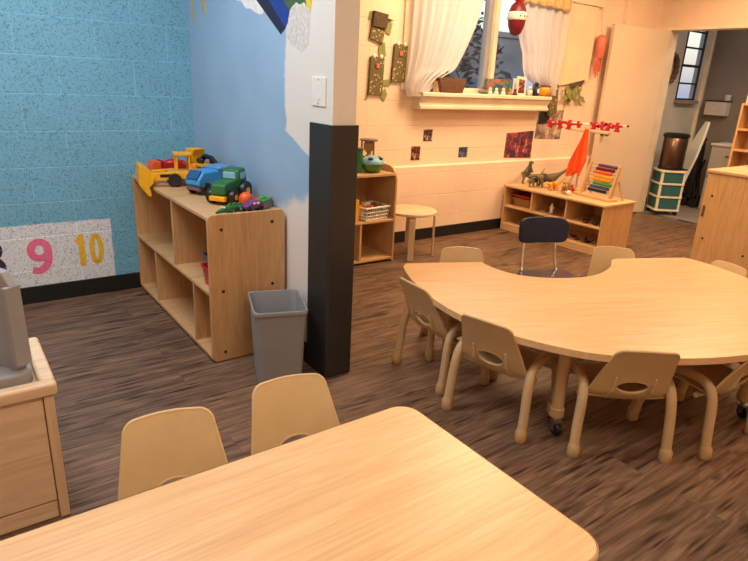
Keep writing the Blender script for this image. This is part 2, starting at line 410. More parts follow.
# sloped top of the thicker courses
struct('trim_2', G().prism([(YL, .640), (YC + .01, .640), (YC + .01, .676), (YC - .002, .674), (YL + .004, .662)], YZ, (1.48, 6.1)).bm, M['cream_block'], smooth=0)
g = G().bb(XD, XD + .14, 3.85, 4.1, 0, TOP).bb(XD, XD + .14, 2.90, 3.85, 2.04, TOP).bb(XD, XD + .14, -1.6, 2.90, 0, TOP)
struct('wall_right', g.bm, M['cream_block_side'], smooth=0)
struct('wall_left', G().bb(-1.7, -1.6, -1.6, 4.2, 0, TOP).bm, M['cream_block_side'], smooth=0)
struct('wall_front', G().bb(-1.7, 9.2, -1.7, -1.6, 0, TOP).bm, M['cream_block'], smooth=0)
struct('baseboard_back_left', G().bb(-1.6, 1.355, YB - .008, YB + .01, 0, .105).bm, M['black_base'], smooth=0, bevel=.003)
struct('baseboard_back', G().bb(1.48, XD, YL - .008, YL + .01, 0, .102).bm, M['black_base'], smooth=0, bevel=.003)
struct('baseboard_partition', G().bb(1.347, 1.356, 2.36, YB, 0, .105).bm, M['black_base'], smooth=0, bevel=.003)
struct('baseboard_right', G().bb(XD - .008, XD + .01, -1.6, 2.90, 0, .102).bm, M['black_base'], smooth=0, bevel=.003)

# black wrap guarding the partition end
g = G().prism([(1.343, 2.352), (1.343, 2.178), (1.352, 2.166), (1.480, 2.166), (1.489, 2.178), (1.489, 2.352), (1.478, 2.352), (1.478, 2.179), (1.354, 2.179), (1.354, 2.352)], XY, (0.001, 1.18))
struct('trim_3', g.bm, M['guard'], smooth=0, bevel=.002)

# painted numerals on the blue wall
def stroke(g, pts, w, dy):
    n = len(pts); v = []
    for i in range(n):
        p = Vector(pts[i]); t = (Vector(pts[min(i + 1, n - 1)]) - Vector(pts[max(i - 1, 0)])).normalized(); q = Vector((-t.y, t.x)) * (w[i] if isinstance(w, list) else w)
        v.append([g.bm.verts.new((c.x, YB - d, c.y)) for c in (p + q, p - q) for d in (dy, -.001)])
    for a_, b_ in zip(v, v[1:]):
        for i, j in ((0, 2), (2, 3), (3, 1), (1, 0)): g.bm.faces.new((a_[i], a_[j], b_[j], b_[i]))
    g.bm.faces.new((v[0][0], v[0][1], v[0][3], v[0][2])); g.bm.faces.new((v[-1][0], v[-1][2], v[-1][3], v[-1][1]))
def numeral(name, strokes, mat):
    g = G()
    for i, (pts, w) in enumerate(strokes): stroke(g, pts, w, .0008 + .0003 * i)
    return struct(name, g.bm, mat, wb, smooth=0)
def oval(cx, cz, rx, rz, a0=0, a1=360, n=30): return [(cx + rx * math.cos(math.radians(a0 + (a1 - a0) * i / n)), cz + rz * math.sin(math.radians(a0 + (a1 - a0) * i / n))) for i in range(n + 1)]
M['num_pink'] = block_wall('pink_numeral_paint', (244, 118, 152), 'x', 1.0, .16, .25)
M['num_gold'] = block_wall('gold_numeral_paint', (240, 190, 50), 'x', 1.0, .16, .3)
M['num_purple'] = block_wall('purple_numeral_paint', (64, 34, 62), 'x', 1.0, .16, .2)
numeral('painted_numeral', [(oval(.393, .322, .045, .050), .021), (smooth_open([(.438, .330), (.437, .275), (.422, .226), (.385, .198), (.345, .206)], 6), .021)], M['num_pink'])
numeral('painted_numeral', [([(.622, .393), (.622, .300), (.622, .192)], .0165), ([(.618, .385), (.594, .345)], .012)], M['num_gold'])
numeral('painted_numeral', [(oval(.705, .292, .0265, .084), .0145)], M['num_gold'])
numeral('painted_numeral', [(oval(.155, .345, .036, .040), .018), (oval(.152, .240, .044, .050), .020)], M['num_purple'])

# mural painted on the partition (thin paint layer, world y/z on the x=1.355 face)
def paint(poly, mat, dx=0):
    return struct('painted_mural', G().prism(poly, YZ, (1.3535 - dx, 1.3555)).bm, M[mat], wp, smooth=0)
M['mural_navy'] = plain('mural_navy', (38, 32, 60), .5); M['mural_blue'] = plain('mural_blue', (34, 62, 150), .5)
M['mural_green'] = plain('mural_green', (70, 100, 66), .5); M['mural_yellow'] = plain('mural_yellow', (234, 206, 60), .5)
M['mural_gold'] = plain('mural_gold', (196, 178, 110), .5); M['mural_white'] = plain('mural_white', (236, 238, 238), .5)
paint([(2.945, 1.735), (2.82, 1.735), (2.598, 1.570), (2.644, 1.545)], 'mural_navy')
paint([(2.822, 1.740), (2.690, 1.740), (2.560, 1.640), (2.575, 1.595), (2.600, 1.570)], 'mural_blue')
paint([(2.692, 1.742), (2.45, 1.742), (2.405, 1.650), (2.43, 1.668), (2.47, 1.660), (2.50, 1.672), (2.54, 1.655), (2.562, 1.640)], 'mural_green')
paint([(2.452, 1.745), (2.352, 1.745), (2.372, 1.625), (2.405, 1.652)], 'mural_yellow')
paint(smooth_closed([(3.19, 1.76), (3.13, 1.718), (3.08, 1.712), (3.02, 1.676), (2.97, 1.672), (2.90, 1.648), (2.835, 1.640), (2.83, 1.664), (2.93, 1.735), (2.96, 1.78)], 5), 'mural_white', -.0004)
paint([(3.81, 1.80), (3.775, 1.80), (3.762, 1.655), (3.79, 1.655)], 'mural_gold')
paint([(3.66, 1.80), (3.60, 1.80), (3.575, 1.68), (3.61, 1.68)], 'mural_gold')
M['spatter'] = speckled('grey_spatter', (226, 224, 219), (150, 150, 150), 90, .05)
paint([(2.575, 1.600), (2.548, 1.648), (2.50, 1.664), (2.42, 1.66), (2.375, 1.63), (2.385, 1.50), (2.45, 1.47), (2.54, 1.50), (2.585, 1.53)], 'spatter', -.0006)
# light switch
lsw = thing('light_switch', 'white wall plate on the white plaster beside the black corner guard', 'switch', (1.355, 2.290, 1.31))
obj('wall_plate', G().box((-.003, 0, 0), (.006, .115, .118)).bm, M['white'], lsw, bevel=.002)
for q in (-1, 1): obj('screw', G().cyl((-.0065, 0, q * .048), .0035, .002, 8, 'x').bm, M['steel'], lsw)
obj('rocker', G().box((-.0065, 0, 0), (.003, .032, .066)).bm, M['white'], lsw, bevel=.001)

# ------------------------------------------------------------------ window 1
w1 = structroot('window_1')
g = G().bb(3.22, 3.30, 4.10, 4.19, 1.262, 2.30).bb(4.98, 5.06, 4.10, 4.19, 1.262, 2.30).bb(3.22, 5.06, 4.10, 4.19, 1.262, 1.335).bb(3.22, 5.06, 4.10, 4.19, 2.24, 2.30)
struct('window_frame', g.bm, M['white_trim'], w1, smooth=0, bevel=.004)
struct('mullion', G().bb(4.225, 4.275, 4.075, 4.19, 1.30, 2.26).bm, M['white_trim'], w1, smooth=0, bevel=.004)
struct('sash', G().bb(4.165, 4.225, 4.11, 4.17, 1.30, 2.26).bb(3.295, 3.345, 4.12, 4.17, 1.30, 2.26).bb(4.94, 4.985, 4.12, 4.17, 1.30, 2.26).bm, M['grey_toy'], w1, smooth=0, bevel=.003)
for a, b in ((3.34, 4.17), (4.27, 4.95)):
    struct('glass_pane', G().bb(a, b, 4.142, 4.148, 1.33, 2.245).bm, M['glass'], w1, smooth=0)
# moulded sill shelf
prof = [(4.09, 1.264), (4.09, 1.292), (3.925, 1.292), (3.915, 1.284), (3.915, 1.262), (3.93, 1.254), (3.94, 1.225), (3.955, 1.205), (3.955, 1.188), (3.94, 1.182), (3.94, 1.160), (3.955, 1.152), (4.055, 1.152), (4.055, 1.264)]
struct('trim_4', G().prism(prof, YZ, (3.305, 4.945)).bm, M['white_trim'], smooth=30)
struct('trim_5', G().bb(3.16, 3.235, 4.03, 4.06, 1.30, 2.36).bm, M['white_trim'], smooth=0, bevel=.005)
# wide yellowed board beside the window with a slanted lower end, and its head trim
g = G().prism([(5.06, 1.385), (5.62, 1.455), (5.635, 2.165), (5.06, 2.165)], XZ, (4.022, 4.055))
struct('trim_6', g.bm, M['yellow_trim'], smooth=0, bevel=.004)
struct('trim_7', G().bb(5.05, 5.70, 4.005, 4.055, 2.166, 2.24).bm, M['white_trim'], smooth=0, bevel=.005)

# curtains
def curtain(name, rows, waves, label, y0):
    # rows: (z, xl, xr)
    rs = smooth_open([(r[0], r[1], r[2]) for r in rows], 6)
    n = len(rs)
    def f(u, v):
        i = v * (n - 1); a = rs[int(i)]
        x = a[1] + (a[2] - a[1]) * u
        wdt = a[2] - a[1]
        amp = .016 + .012 * (1 - min(1, wdt / .8))
        return (x, y0 + amp * math.sin(u * waves * 2 * PI + 1.3 * v) + .006 * math.sin(u * waves * 4.7 * PI + 5 * v), a[0])
    t = thing(name, label, 'curtain', (0, 0, 0), 0, 'white curtains at the window')
    obj('curtain_panel', G().grid(90, n, f).bm, M['curtain'], t, smooth=80)
    return t
c1 = curtain('curtain', [(2.30, 3.20, 4.02), (2.05, 3.20, 3.935), (1.87, 3.20, 3.89), (1.71, 3.20, 3.82), (1.58, 3.195, 3.75), (1.48, 3.185, 3.68), (1.43, 3.18, 3.58), (1.38, 3.17, 3.49), (1.31, 3.165, 3.42), (1.255, 3.18, 3.36)], 7, 'white curtain swept to the left side of the window', 3.965)
c2 = curtain('curtain', [(2.30, 4.38, 5.17), (2.06, 4.42, 5.14), (1.87, 4.44, 5.13), (1.75, 4.49, 5.13), (1.66, 4.54, 5.12), (1.54, 4.57, 5.10), (1.46, 4.62, 5.09), (1.40, 4.75, 5.075), (1.35, 4.88, 5.06), (1.30, 4.96, 5.055)], 6, 'white curtain hanging at the right side of the window under the valance', 3.985)
obj('curtain_rod', G().tube([(3.12, 3.975, 2.305), (5.22, 3.975, 2.305)], .012).bm, M['white'], c1)
t = tag(obj('valance', G().grid(60, 10, lambda u, v: (4.40 + .69 * u, 3.955 + .008 * math.sin(u * 38), 2.36 - (.292 - .02 * (1 - u) + .006 * math.sin(u * 30)) * v)).bm, plain('apricot_lace', (226, 184, 128), .8, var=.15, vs=60), smooth=80, solid=.002),
    'short apricot valance across the top of the right curtain', 'valance')

# ------------------------------------------------------------------ door, frame, hall
d1 = structroot('door_1'); d1.location = (6.722, 3.855, 0)
ang = math.atan2(3.965 - 3.855, 5.835 - 6.722)
d1.rotation_euler = (0, 0, ang)
struct('door_leaf', G().bb(0, .894, -.02, .022, .012, 2.03).bm, M['door_paint'], d1, smooth=0, bevel=.004)
hd = struct('door_handle', G().cyl((.83, .026, .93), .03, .012, 20, 'y').tube([(.83, .03, .93), (.83, .075, .93)], .01).ell((.83, .085, .93), (.027, .024, .027)).bm, M['steel'], d1)
struct('hinge', G().cyl((-.004, .0, .25), .008, .1, 10).cyl((-.004, .0, 1.0), .008, .1, 10).cyl((-.004, .0, 1.8), .008, .1, 10).bm, M['steel'], d1)
g = G().bb(XD - .018, XD + .15, 3.845, 3.865, 0, 2.03).bb(XD - .018, XD - .001, 3.866, 3.94, 0, 2.03)
g.bb(XD - .018, XD + .15, 2.887, 2.905, 0, 2.03).bb(XD - .02, XD - .001, 2.80, 2.886, 0, 2.03)
g.bb(XD - .019, XD + .15, 2.80, 3.94, 2.031, 2.06)
struct('trim_8', g.bm, M['white_trim'], smooth=0, bevel=.003)
# hall shell
XH = 8.15
g = G().bb(XD + .14, 7.46, YC, 4.13, 0, TOP).bb(7.93, 9.2, YC, 4.13, 0, TOP).bb(7.46, 7.93, YC, 4.13, 0, 1.31).bb(7.46, 7.93, YC, 4.13, 2.30, TOP)
struct('wall_hall_back', g.bm, M['hall_wall'], smooth=0)
struct('wall_hall_right', G().bb(XH, XH + .1, .5, YC, 0, TOP).bm, M['hall_wall_dark'], smooth=0)
struct('wall_hall_front', G().bb(XD + .14, XH, .4, .5, 0, TOP).bm, M['hall_wall'], smooth=0)
struct('baseboard_hall', G().bb(XD + .15, XH, YC - .01, YC + .01, 0, .11).bb(XH - .01, XH + .01, .5, YC, 0, .11).bm, M['black_base'], smooth=0, bevel=.003)
struct('trim_9', G().bb(8.015, 8.05, YC - .035, YC + .005, .0, TOP).bm, M['white_trim'], smooth=0, bevel=.004)
w2 = structroot('window_2')
g = G()
for x in (7.47, 7.90): g.bb(x, x + .02, 4.046, 4.07, 1.31, 2.30)
for z in (1.31, 1.495, 1.695, 1.71, 1.905, 2.09, 2.28): g.bb(7.47, 7.92, 4.046, 4.07, z, z + (.02 if z != 1.71 else .015))
struct('window_frame', g.bm, M['dark'], w2, smooth=0, bevel=.002)
for z in (1.33, 1.515, 1.725, 1.925, 2.11):
    struct('glass_pane', G().bb(7.485, 7.905, 4.056, 4.060, z - .01, z + .185).bm, M['glass'], w2, smooth=0)
struct('window_sill', G().bb(7.44, 7.93, 3.99, 4.06, 1.265, 1.31).bm, M['hall_wall_dark'], w2, smooth=0, bevel=.004)

# outdoors beyond the windows
struct('ground_outside', G().bb(-3, 16, 4.4, 30, -.4, -.3).bm, M['ground'], smooth=0)
nb = thing('neighbour_wall', 'grey concrete wall outside beyond the window glass', 'wall', (6.3, 8.6, -.3))
obj('wall_face', G().bb(-.6, 3.6, 0, .3, 0, 2.55).bm, M['concrete'], nb, smooth=0, bevel=.01)
obj('coping', G().bb(-.65, 3.65, -.05, .35, 2.55, 2.65).bm, M['concrete'], nb, smooth=0, bevel=.01)
def bush(x, y, z0, r, h, seed, label):
    rnd = random.Random(seed); g = G()
    for i in range(1300):
        a = rnd.uniform(0, 2 * PI); q = rnd.random() ** .5; zz = rnd.uniform(.05, 1)
        rr = r * q * math.sqrt(max(.1, 1 - (zz - .4) ** 2 * 1.6))
        c = Vector((x + rr * math.cos(a), y + rr * math.sin(a) * .7, z0 + h * zz)); s_ = rnd.uniform(.05, .11)
        d = Vector((rnd.uniform(-1, 1), rnd.uniform(-1, 1), rnd.uniform(-.6, 1))).normalized(); e = d.orthogonal().normalized()
        v = [g.bm.verts.new(c + p) for p in (d * s_, e * s_ * .45, -d * s_, -e * s_ * .45)]
        g.bm.faces.new(v)
    g.tube([(x, y, z0 - .02), (x, y, z0 + h * .8)], [.08, .02], 8)
    return tag(obj('bush', g.bm, M['foliage'], smooth=0), label, 'bush', 'bushes outside the window')
bush(6.6, 7.3, -.3, 1.2, 2.6, 3, 'dark leafy bush outside the left window pane')
bush(9.2, 10.8, -.3, 1.8, 3.9, 5, 'taller dark bush beyond the outdoor concrete wall')

# ------------------------------------------------------------------ shelves
def shelf_bolts(g, spots, nx):   # small dark bolt heads
    for p in spots: g.cyl(p, .008, .004, 10, nx)
    return g
# toy shelf against the partition
ts = thing('toy_shelf', 'low birch cubby shelf with toy trucks on top against the pale blue wall', 'shelf', (.945, 2.58, 0))
LY, DX, HT = 1.275, .395, .735
endp = rrect(0, DX, 0.004, HT + .012, .028)
for y in (0, LY - .018):
    e = obj('end_panel', G().prism(endp, XZ, (y, y + .018)).bm, [M['birch_z']], ts, smooth=0, bevel=.003)
    ys = -.001 if y == 0 else y + .019
    for bp in [(.065, ys, .675), (.325, ys, .69), (.065, ys, .37), (.325, ys, .37), (.065, ys, .05), (.325, ys, .05)]:
        if y == 0: obj('bolt', shelf_bolts(G(), [bp], 'y').bm, M['dark'], e)
obj('top_board', G().bb(.004, DX, .018, LY - .018, HT - .018, HT).bm, M['birch_x'], ts, smooth=0, bevel=.003)
obj('middle_board', G().bb(.004, DX, .018, LY - .018, .345, .363).bm, M['birch_x'], ts, smooth=0, bevel=.003)
obj('bottom_board', G().bb(.004, DX, .018, LY - .018, .012, .030).bm, M['birch_x'], ts, smooth=0, bevel=.003)
obj('back_panel', G().bb(DX - .008, DX, .018, LY - .018, .03, HT - .018).bm, M['birch_z'], ts, smooth=0)
obj('divider', G().bb(.006, DX - .008, .535, .551, .363, HT - .018).bm, M['birch_z'], ts, smooth=0, bevel=.002)
for y in (.25, .90):
    obj('divider', G().bb(.006, DX - .008, y, y + .016, .03, .345).bm, M['birch_z'], ts, smooth=0, bevel=.002)
# tubs in the shelf
def tub(name, label, loc, w, d, h, mat, rz=0):
    t = thing(name, label, 'bin', loc, rz)
    outer = [(-w / 2, -d / 2), (w / 2, -d / 2), (w / 2, d / 2), (-w / 2, d / 2)]
    g = G()
    def ring(s_, z): return [g.bm.verts.new((x * s_, y * s_, z)) for x, y in rrect(-w / 2, w / 2, -d / 2, d / 2, min(w, d) * .15, 4)]
    rings = [ring(.80, .001), ring(.82, 0.0), ring(.97, h - .012), ring(1.04, h - .010), ring(1.04, h), ring(.95, h), ring(.80, .006)]
    for a, b in zip(rings, rings[1:]):
        for i in range(len(a)):
            j = (i + 1) % len(a); g.bm.faces.new((a[i], a[j], b[j], b[i]))
    g.bm.faces.new(rings[0][::-1]); g.bm.faces.new(rings[-1])
    obj('tub', g.bm, mat, t, smooth=40)
    return t
tub('storage_bin', 'red plastic bin on the middle board of the birch shelf', (1.045, 2.70, .364), .15, .14, .10, M['red'])
bl = tub('storage_bin', 'blue plastic bin behind the red bin in the birch shelf', (1.12, 2.865, .364), .15, .15, .10, M['deepblue'])
tag(obj('toy_block', G().box((0, 0, .075), (.07, .08, .15)).box((0, 0, .157), (.045, .05, .02)).bm, M['deepblue'], bevel=.006, loc=(1.135, 2.865, .3705)), 'dark blue toy block standing up in the blue bin', 'toy')

# ------------------------------------------------------------------ toys on the toy shelf (top at z = HT)
ZT = HT + .0005
def wheel(g, c, r, w, axis='x'):
    return g.lathe([(r * .55, -w / 2), (r * .92, -w / 2), (r, -w * .32), (r, w * .32), (r * .92, w / 2), (r * .55, w / 2)], c, 20, axis)
# front loader: faces -x / camera-left with its bucket over the shelf end
ld = thing('toy_loader', 'yellow toy front loader with big bucket over the shelf edge', 'toy', (1.135, 3.46, ZT), math.radians(80))
# local +y forward
def YZd(x0, x1): return (x0, x1)
g = G().prism([(.245, .125), (.25, .02), (.235, -.005), (.20, -.05), (.185, -.045), (.195, .0), (.17, .03), (.165, .07), (.195, .10), (.225, .118)], YZ, (-.09, .09))
bk = obj('bucket', g.bm, M['yellow'], ld, smooth=30, bevel=.003)
g = G()
for x in (-.062, .062):
    g.prism([(.19, .03), (.19, .075), (.05, .085), (-.06, .07), (-.06, .04), (.05, .045)], YZ, (x - .012, x + .012))
ar = obj('lift_arm', g.bm, M['yellow'], ld, smooth=30, bevel=.003)
obj('decal', G().bb(-.0755, -.0742, .06, .135, .055, .072).bm, M['black'], ar, smooth=0)
obj('chassis', G().bb(-.05, .05, -.14, .09, .03, .085).bb(-.045, .045, -.14, -.04, .085, .12).bm, M['gold'], ld, smooth=0, bevel=.006)
g = G(); 
for x in (-.035, .035):
    for y in (-.035, .035): g.bb(x - .005, x + .005, y - .005, y + .005, .085, .17)
g.bb(-.048, .048, -.048, .048, .17, .185)
obj('cab', g.bm, M['yellow'], ld, smooth=0, bevel=.003)
for x in (-.07, .07):
    for y in (-.095, .055):
        obj('wheel', wheel(G(), (x, y, .038), .038, .035).bm, M['dark'], ld)
# red truck behind it
rt = thing('toy_truck', 'red and orange toy truck at the far end of the shelf top', 'toy', (1.13, 3.73, ZT), math.radians(95))
obj('cab', G().prism([(.05, .03), (.115, .03), (.115, .075), (.10, .105), (.05, .105)], YZ, (-.042, .042)).bm, M['orange'], rt, smooth=0, bevel=.006)
obj('truck_bed', G().bb(-.045, .045, -.12, .045, .035, .05).bb(-.045, -.038, -.12, .045, .05, .095).bb(.038, .045, -.12, .045, .05, .095).bb(-.045, .045, -.12, -.113, .05, .095).bb(-.045, .045, .038, .045, .05, .11).bm, M['red'], rt, smooth=0, bevel=.003)
obj('load', G().ell((0, -.04, .08), (.034, .06, .035)).bm, M['red'], rt)
for x in (-.043, .043):
    for y in (-.08, .075): obj('wheel', wheel(G(), (x, y, .024), .024, .02).bm, M['dark'], rt)
# yellow excavator with black arm
ex = thing('toy_excavator', 'yellow toy excavator with black arm behind the blue truck', 'toy', (1.255, 3.44, ZT), math.radians(195))
for q in (-1, 1): obj('track', G().bb(q * .03, q * .06, -.085, .085, 0, .035).bm, M['dark'], ex, smooth=0, bevel=.014, seg=4)
obj('body', G().bb(-.055, .055, -.10, .07, .037, .10).bb(-.07, .07, -.11, .09, .11, .125).bb(-.05, .05, -.1, .06, .1, .11).bm, M['gold'], ex, smooth=0, bevel=.006)
obj('cab', G().prism([(-.105, .12), (-.06, .12), (-.055, .16), (-.03, .20), (-.12, .20), (-.105, .16)], YZ, (-.04, .04)).bm, M['yellow'], ex, smooth=0, bevel=.005)
g = G().tube([(0, -.03, .13), (0, .02, .165), (0, .08, .16), (0, .13, .13)], [.018, .015, .013, .01], 10).ell((.03, .01, .14), (.018, .03, .018)).ell((-.03, .05, .137), (.018, .03, .014)).prism([(.11, .14), (.15, .125), (.14, .10), (.115, .11)], YZ, (-.025, .025))
obj('boom_arm', g.bm, M['black'], ex)
# blue truck
bt = thing('toy_truck', 'light blue toy dump truck between the yellow toys and the green tractor', 'toy', (1.185, 3.175, ZT), math.radians(112))
obj('body', G().prism([(-.10, .045), (.115, .045), (.125, .06), (.12, .085), (.085, .125), (-.11, .13), (-.115, .09)], YZ, (-.055, .055)).bm, M['blue'], bt, smooth=0, bevel=.012, seg=3)
obj('dump_bed', G().prism([(-.125, .10), (-.02, .125), (-.02, .14), (-.13, .145)], YZ, (-.06, .06)).bm, M['skyblue'], bt, smooth=0, bevel=.006)
obj('windshield', G().prism([(.122, .088), (.088, .127), (.092, .13), (.127, .09)], YZ, (-.042, .042)).bm, M['deepblue'], bt, smooth=0)
obj('chassis', G().bb(-.05, .05, -.11, .12, .025, .045).bm, M['mauve'], bt, smooth=0, bevel=.004)
for x in (-.052, .052):
    for y in (-.065, .07): obj('wheel', wheel(G(), (x, y, .034), .034, .028).bm, M['black'], bt)
# green tractor
tr_ = thing('toy_tractor', 'dark green toy tractor with yellow hubs on the birch shelf', 'toy', (1.19, 2.905, ZT), math.radians(128))
obj('hood', G().prism([(-.02, .045), (.11, .045), (.12, .06), (.115, .10), (.09, .112), (-.02, .115)], YZ, (-.042, .042)).bm, M['green'], tr_, smooth=0, bevel=.012, seg=3)
obj('cab', G().prism([(-.095, .05), (-.01, .05), (0, .115), (-.015, .165), (-.085, .17), (-.10, .11)], YZ, (-.05, .05)).bm, M['green'], tr_, smooth=0, bevel=.014, seg=3)
obj('cab_window', G().bb(-.0515, .0515, -.075, -.025, .115, .15).bb(-.035, .035, -.012, .001, .118, .15).bm, M['lightblue'], tr_, smooth=0, bevel=.003)
obj('bumper', G().bb(-.045, .045, .095, .13, .02, .045).bm, M['yellow'], tr_, smooth=0, bevel=.006)
obj('chassis', G().bb(-.03, .03, -.09, .11, .025, .05).bm, M['dark'], tr_, smooth=0)
for x in (-.06, .06):
    for y, r in ((-.055, .052), (.07, .038)):
        w = obj('wheel', wheel(G(), (x, y, r), r, .034).bm, M['black'], tr_)
        obj('hub', G().cyl((x * 1.26 if abs(x) > 0 else x, y, r), r * .38, .008, 14, 'x').bm, M['yellow'], w)
# orange and red roller toy
ro = thing('roller_toy', 'round orange toy with a red arm beside the tractor', 'toy', (1.225, 2.78, ZT), math.radians(-25))
obj('ball', G().ell((0, 0, .034), (.036, .034, .034)).bm, M['orange'], ro)
obj('arm', G().tube([(.02, 0, .03), (.07, .0, .036), (.11, .01, .022)], [.014, .013, .012], 10).ell((.115, .01, .021), (.02, .02, .02)).bm, M['red'], ro)
# crocodile
cr = thing('toy_crocodile', 'green plastic crocodile at the front corner of the shelf top', 'toy', (1.11, 2.66, ZT), math.radians(118))
nodes = [((0, 0, .02), .018), ((0, .045, .02), .016), ((0, .075, .022), .013), ((0, .11, .018), .009), ((0, .13, .016), .006), ((0, -.04, .018), .013), ((0, -.085, .014), .007), ((.012, -.12, .01), .003),
         ((.022, .03, .012), .007), ((.032, .036, .004), .005), ((-.022, .03, .012), .007), ((-.032, .036, .004), .005), ((.022, -.025, .012), .007), ((.032, -.02, .004), .005), ((-.022, -.025, .012), .007), ((-.032, -.02, .004), .005)]
skinfig('body', M['lime'] if False else M['green'], cr, nodes, [(0, 1), (1, 2), (2, 3), (3, 4), (0, 5), (5, 6), (6, 7), (1, 8), (8, 9), (1, 10), (10, 11), (5, 12), (12, 13), (5, 14), (14, 15)], 1)
obj('back_ridge', G().prism([(.05, .036), (.03, .046), (.012, .038), (-.006, .046), (-.024, .036), (-.045, .04), (-.07, .028), (-.07, .02), (.05, .02)], YZ, (-.003, .003)).bm, M['lime'], cr, smooth=0)
for q in (-1, 1): obj('eye', G().ell((q * .008, .08, .034), (.005, .005, .005), 8).bm, M['white'], cr)
# purple and black toy car
pc = thing('toy_car', 'purple and black toy car with white windows near the shelf corner', 'toy', (1.20, 2.648, ZT), math.radians(100))
obj('body', G().prism([(-.05, .014), (.052, .014), (.055, .028), (.03, .034), (.012, .052), (-.03, .052), (-.052, .034)], YZ, (-.024, .024)).bm, M['purple'], pc, smooth=0, bevel=.004)
obj('window', G().bb(-.0248, .0248, -.026, -.008, .036, .047).bb(-.0248, .0248, -.002, .012, .036, .046).bm, M['white'], pc, smooth=0)
for x in (-.022, .022):
    for y in (-.03, .032): obj('wheel', wheel(G(), (x, y, .014), .014, .012).bm, M['black'], pc)
# green toy boat/box
gb = thing('toy_boat', 'light green toy boat by the wall at the shelf end', 'toy', (1.275, 2.685, ZT), math.radians(40))
obj('hull', G().prism([(-.045, 0), (.03, 0), (.055, .04), (-.052, .04)], XZ, (-.027, .027)).bm, M['greygreen'], gb, smooth=0, bevel=.005)
obj('deck', G().bb(-.05, .05, -.03, .03, .04, .05).ell((-.01, 0, .052), (.025, .018, .014)).bm, M['lime'], gb, smooth=40, bevel=.003)

# ------------------------------------------------------------------ waste bin
wbn = thing('waste_bin', 'grey open-top waste bin standing beside the black corner guard', 'bin', (1.175, 2.340, 0), math.radians(-19))
g = G()
def bring(w, d, z, r=.03):
    return [g.bm.verts.new((x, y, z)) for x, y in rrect(-w / 2, w / 2, -d / 2, d / 2, r, 5)]
W, D, H = .240, .292, .372
rings = [bring(W * .83, D * .80, 0), bring(W * .85, D * .82, .002), bring(W * .97, D * .97, H - .02), bring(W * 1.02, D * 1.02, H - .018), bring(W * 1.03, D * 1.03, H - .006), bring(W * 1.02, D * 1.02, H), bring(W * .97, D * .97, H), bring(W * .955, D * .955, H - .006), bring(W * .82, D * .79, .006)]
for a, b in zip(rings, rings[1:]):
    for i in range(len(a)):
        j = (i + 1) % len(a); g.bm.faces.new((a[i], a[j], b[j], b[i]))
g.bm.faces.new(rings[0][::-1]); g.bm.faces.new(rings[-1])
obj('bin_body', g.bm, M['grey_bin'], wbn, smooth=35)

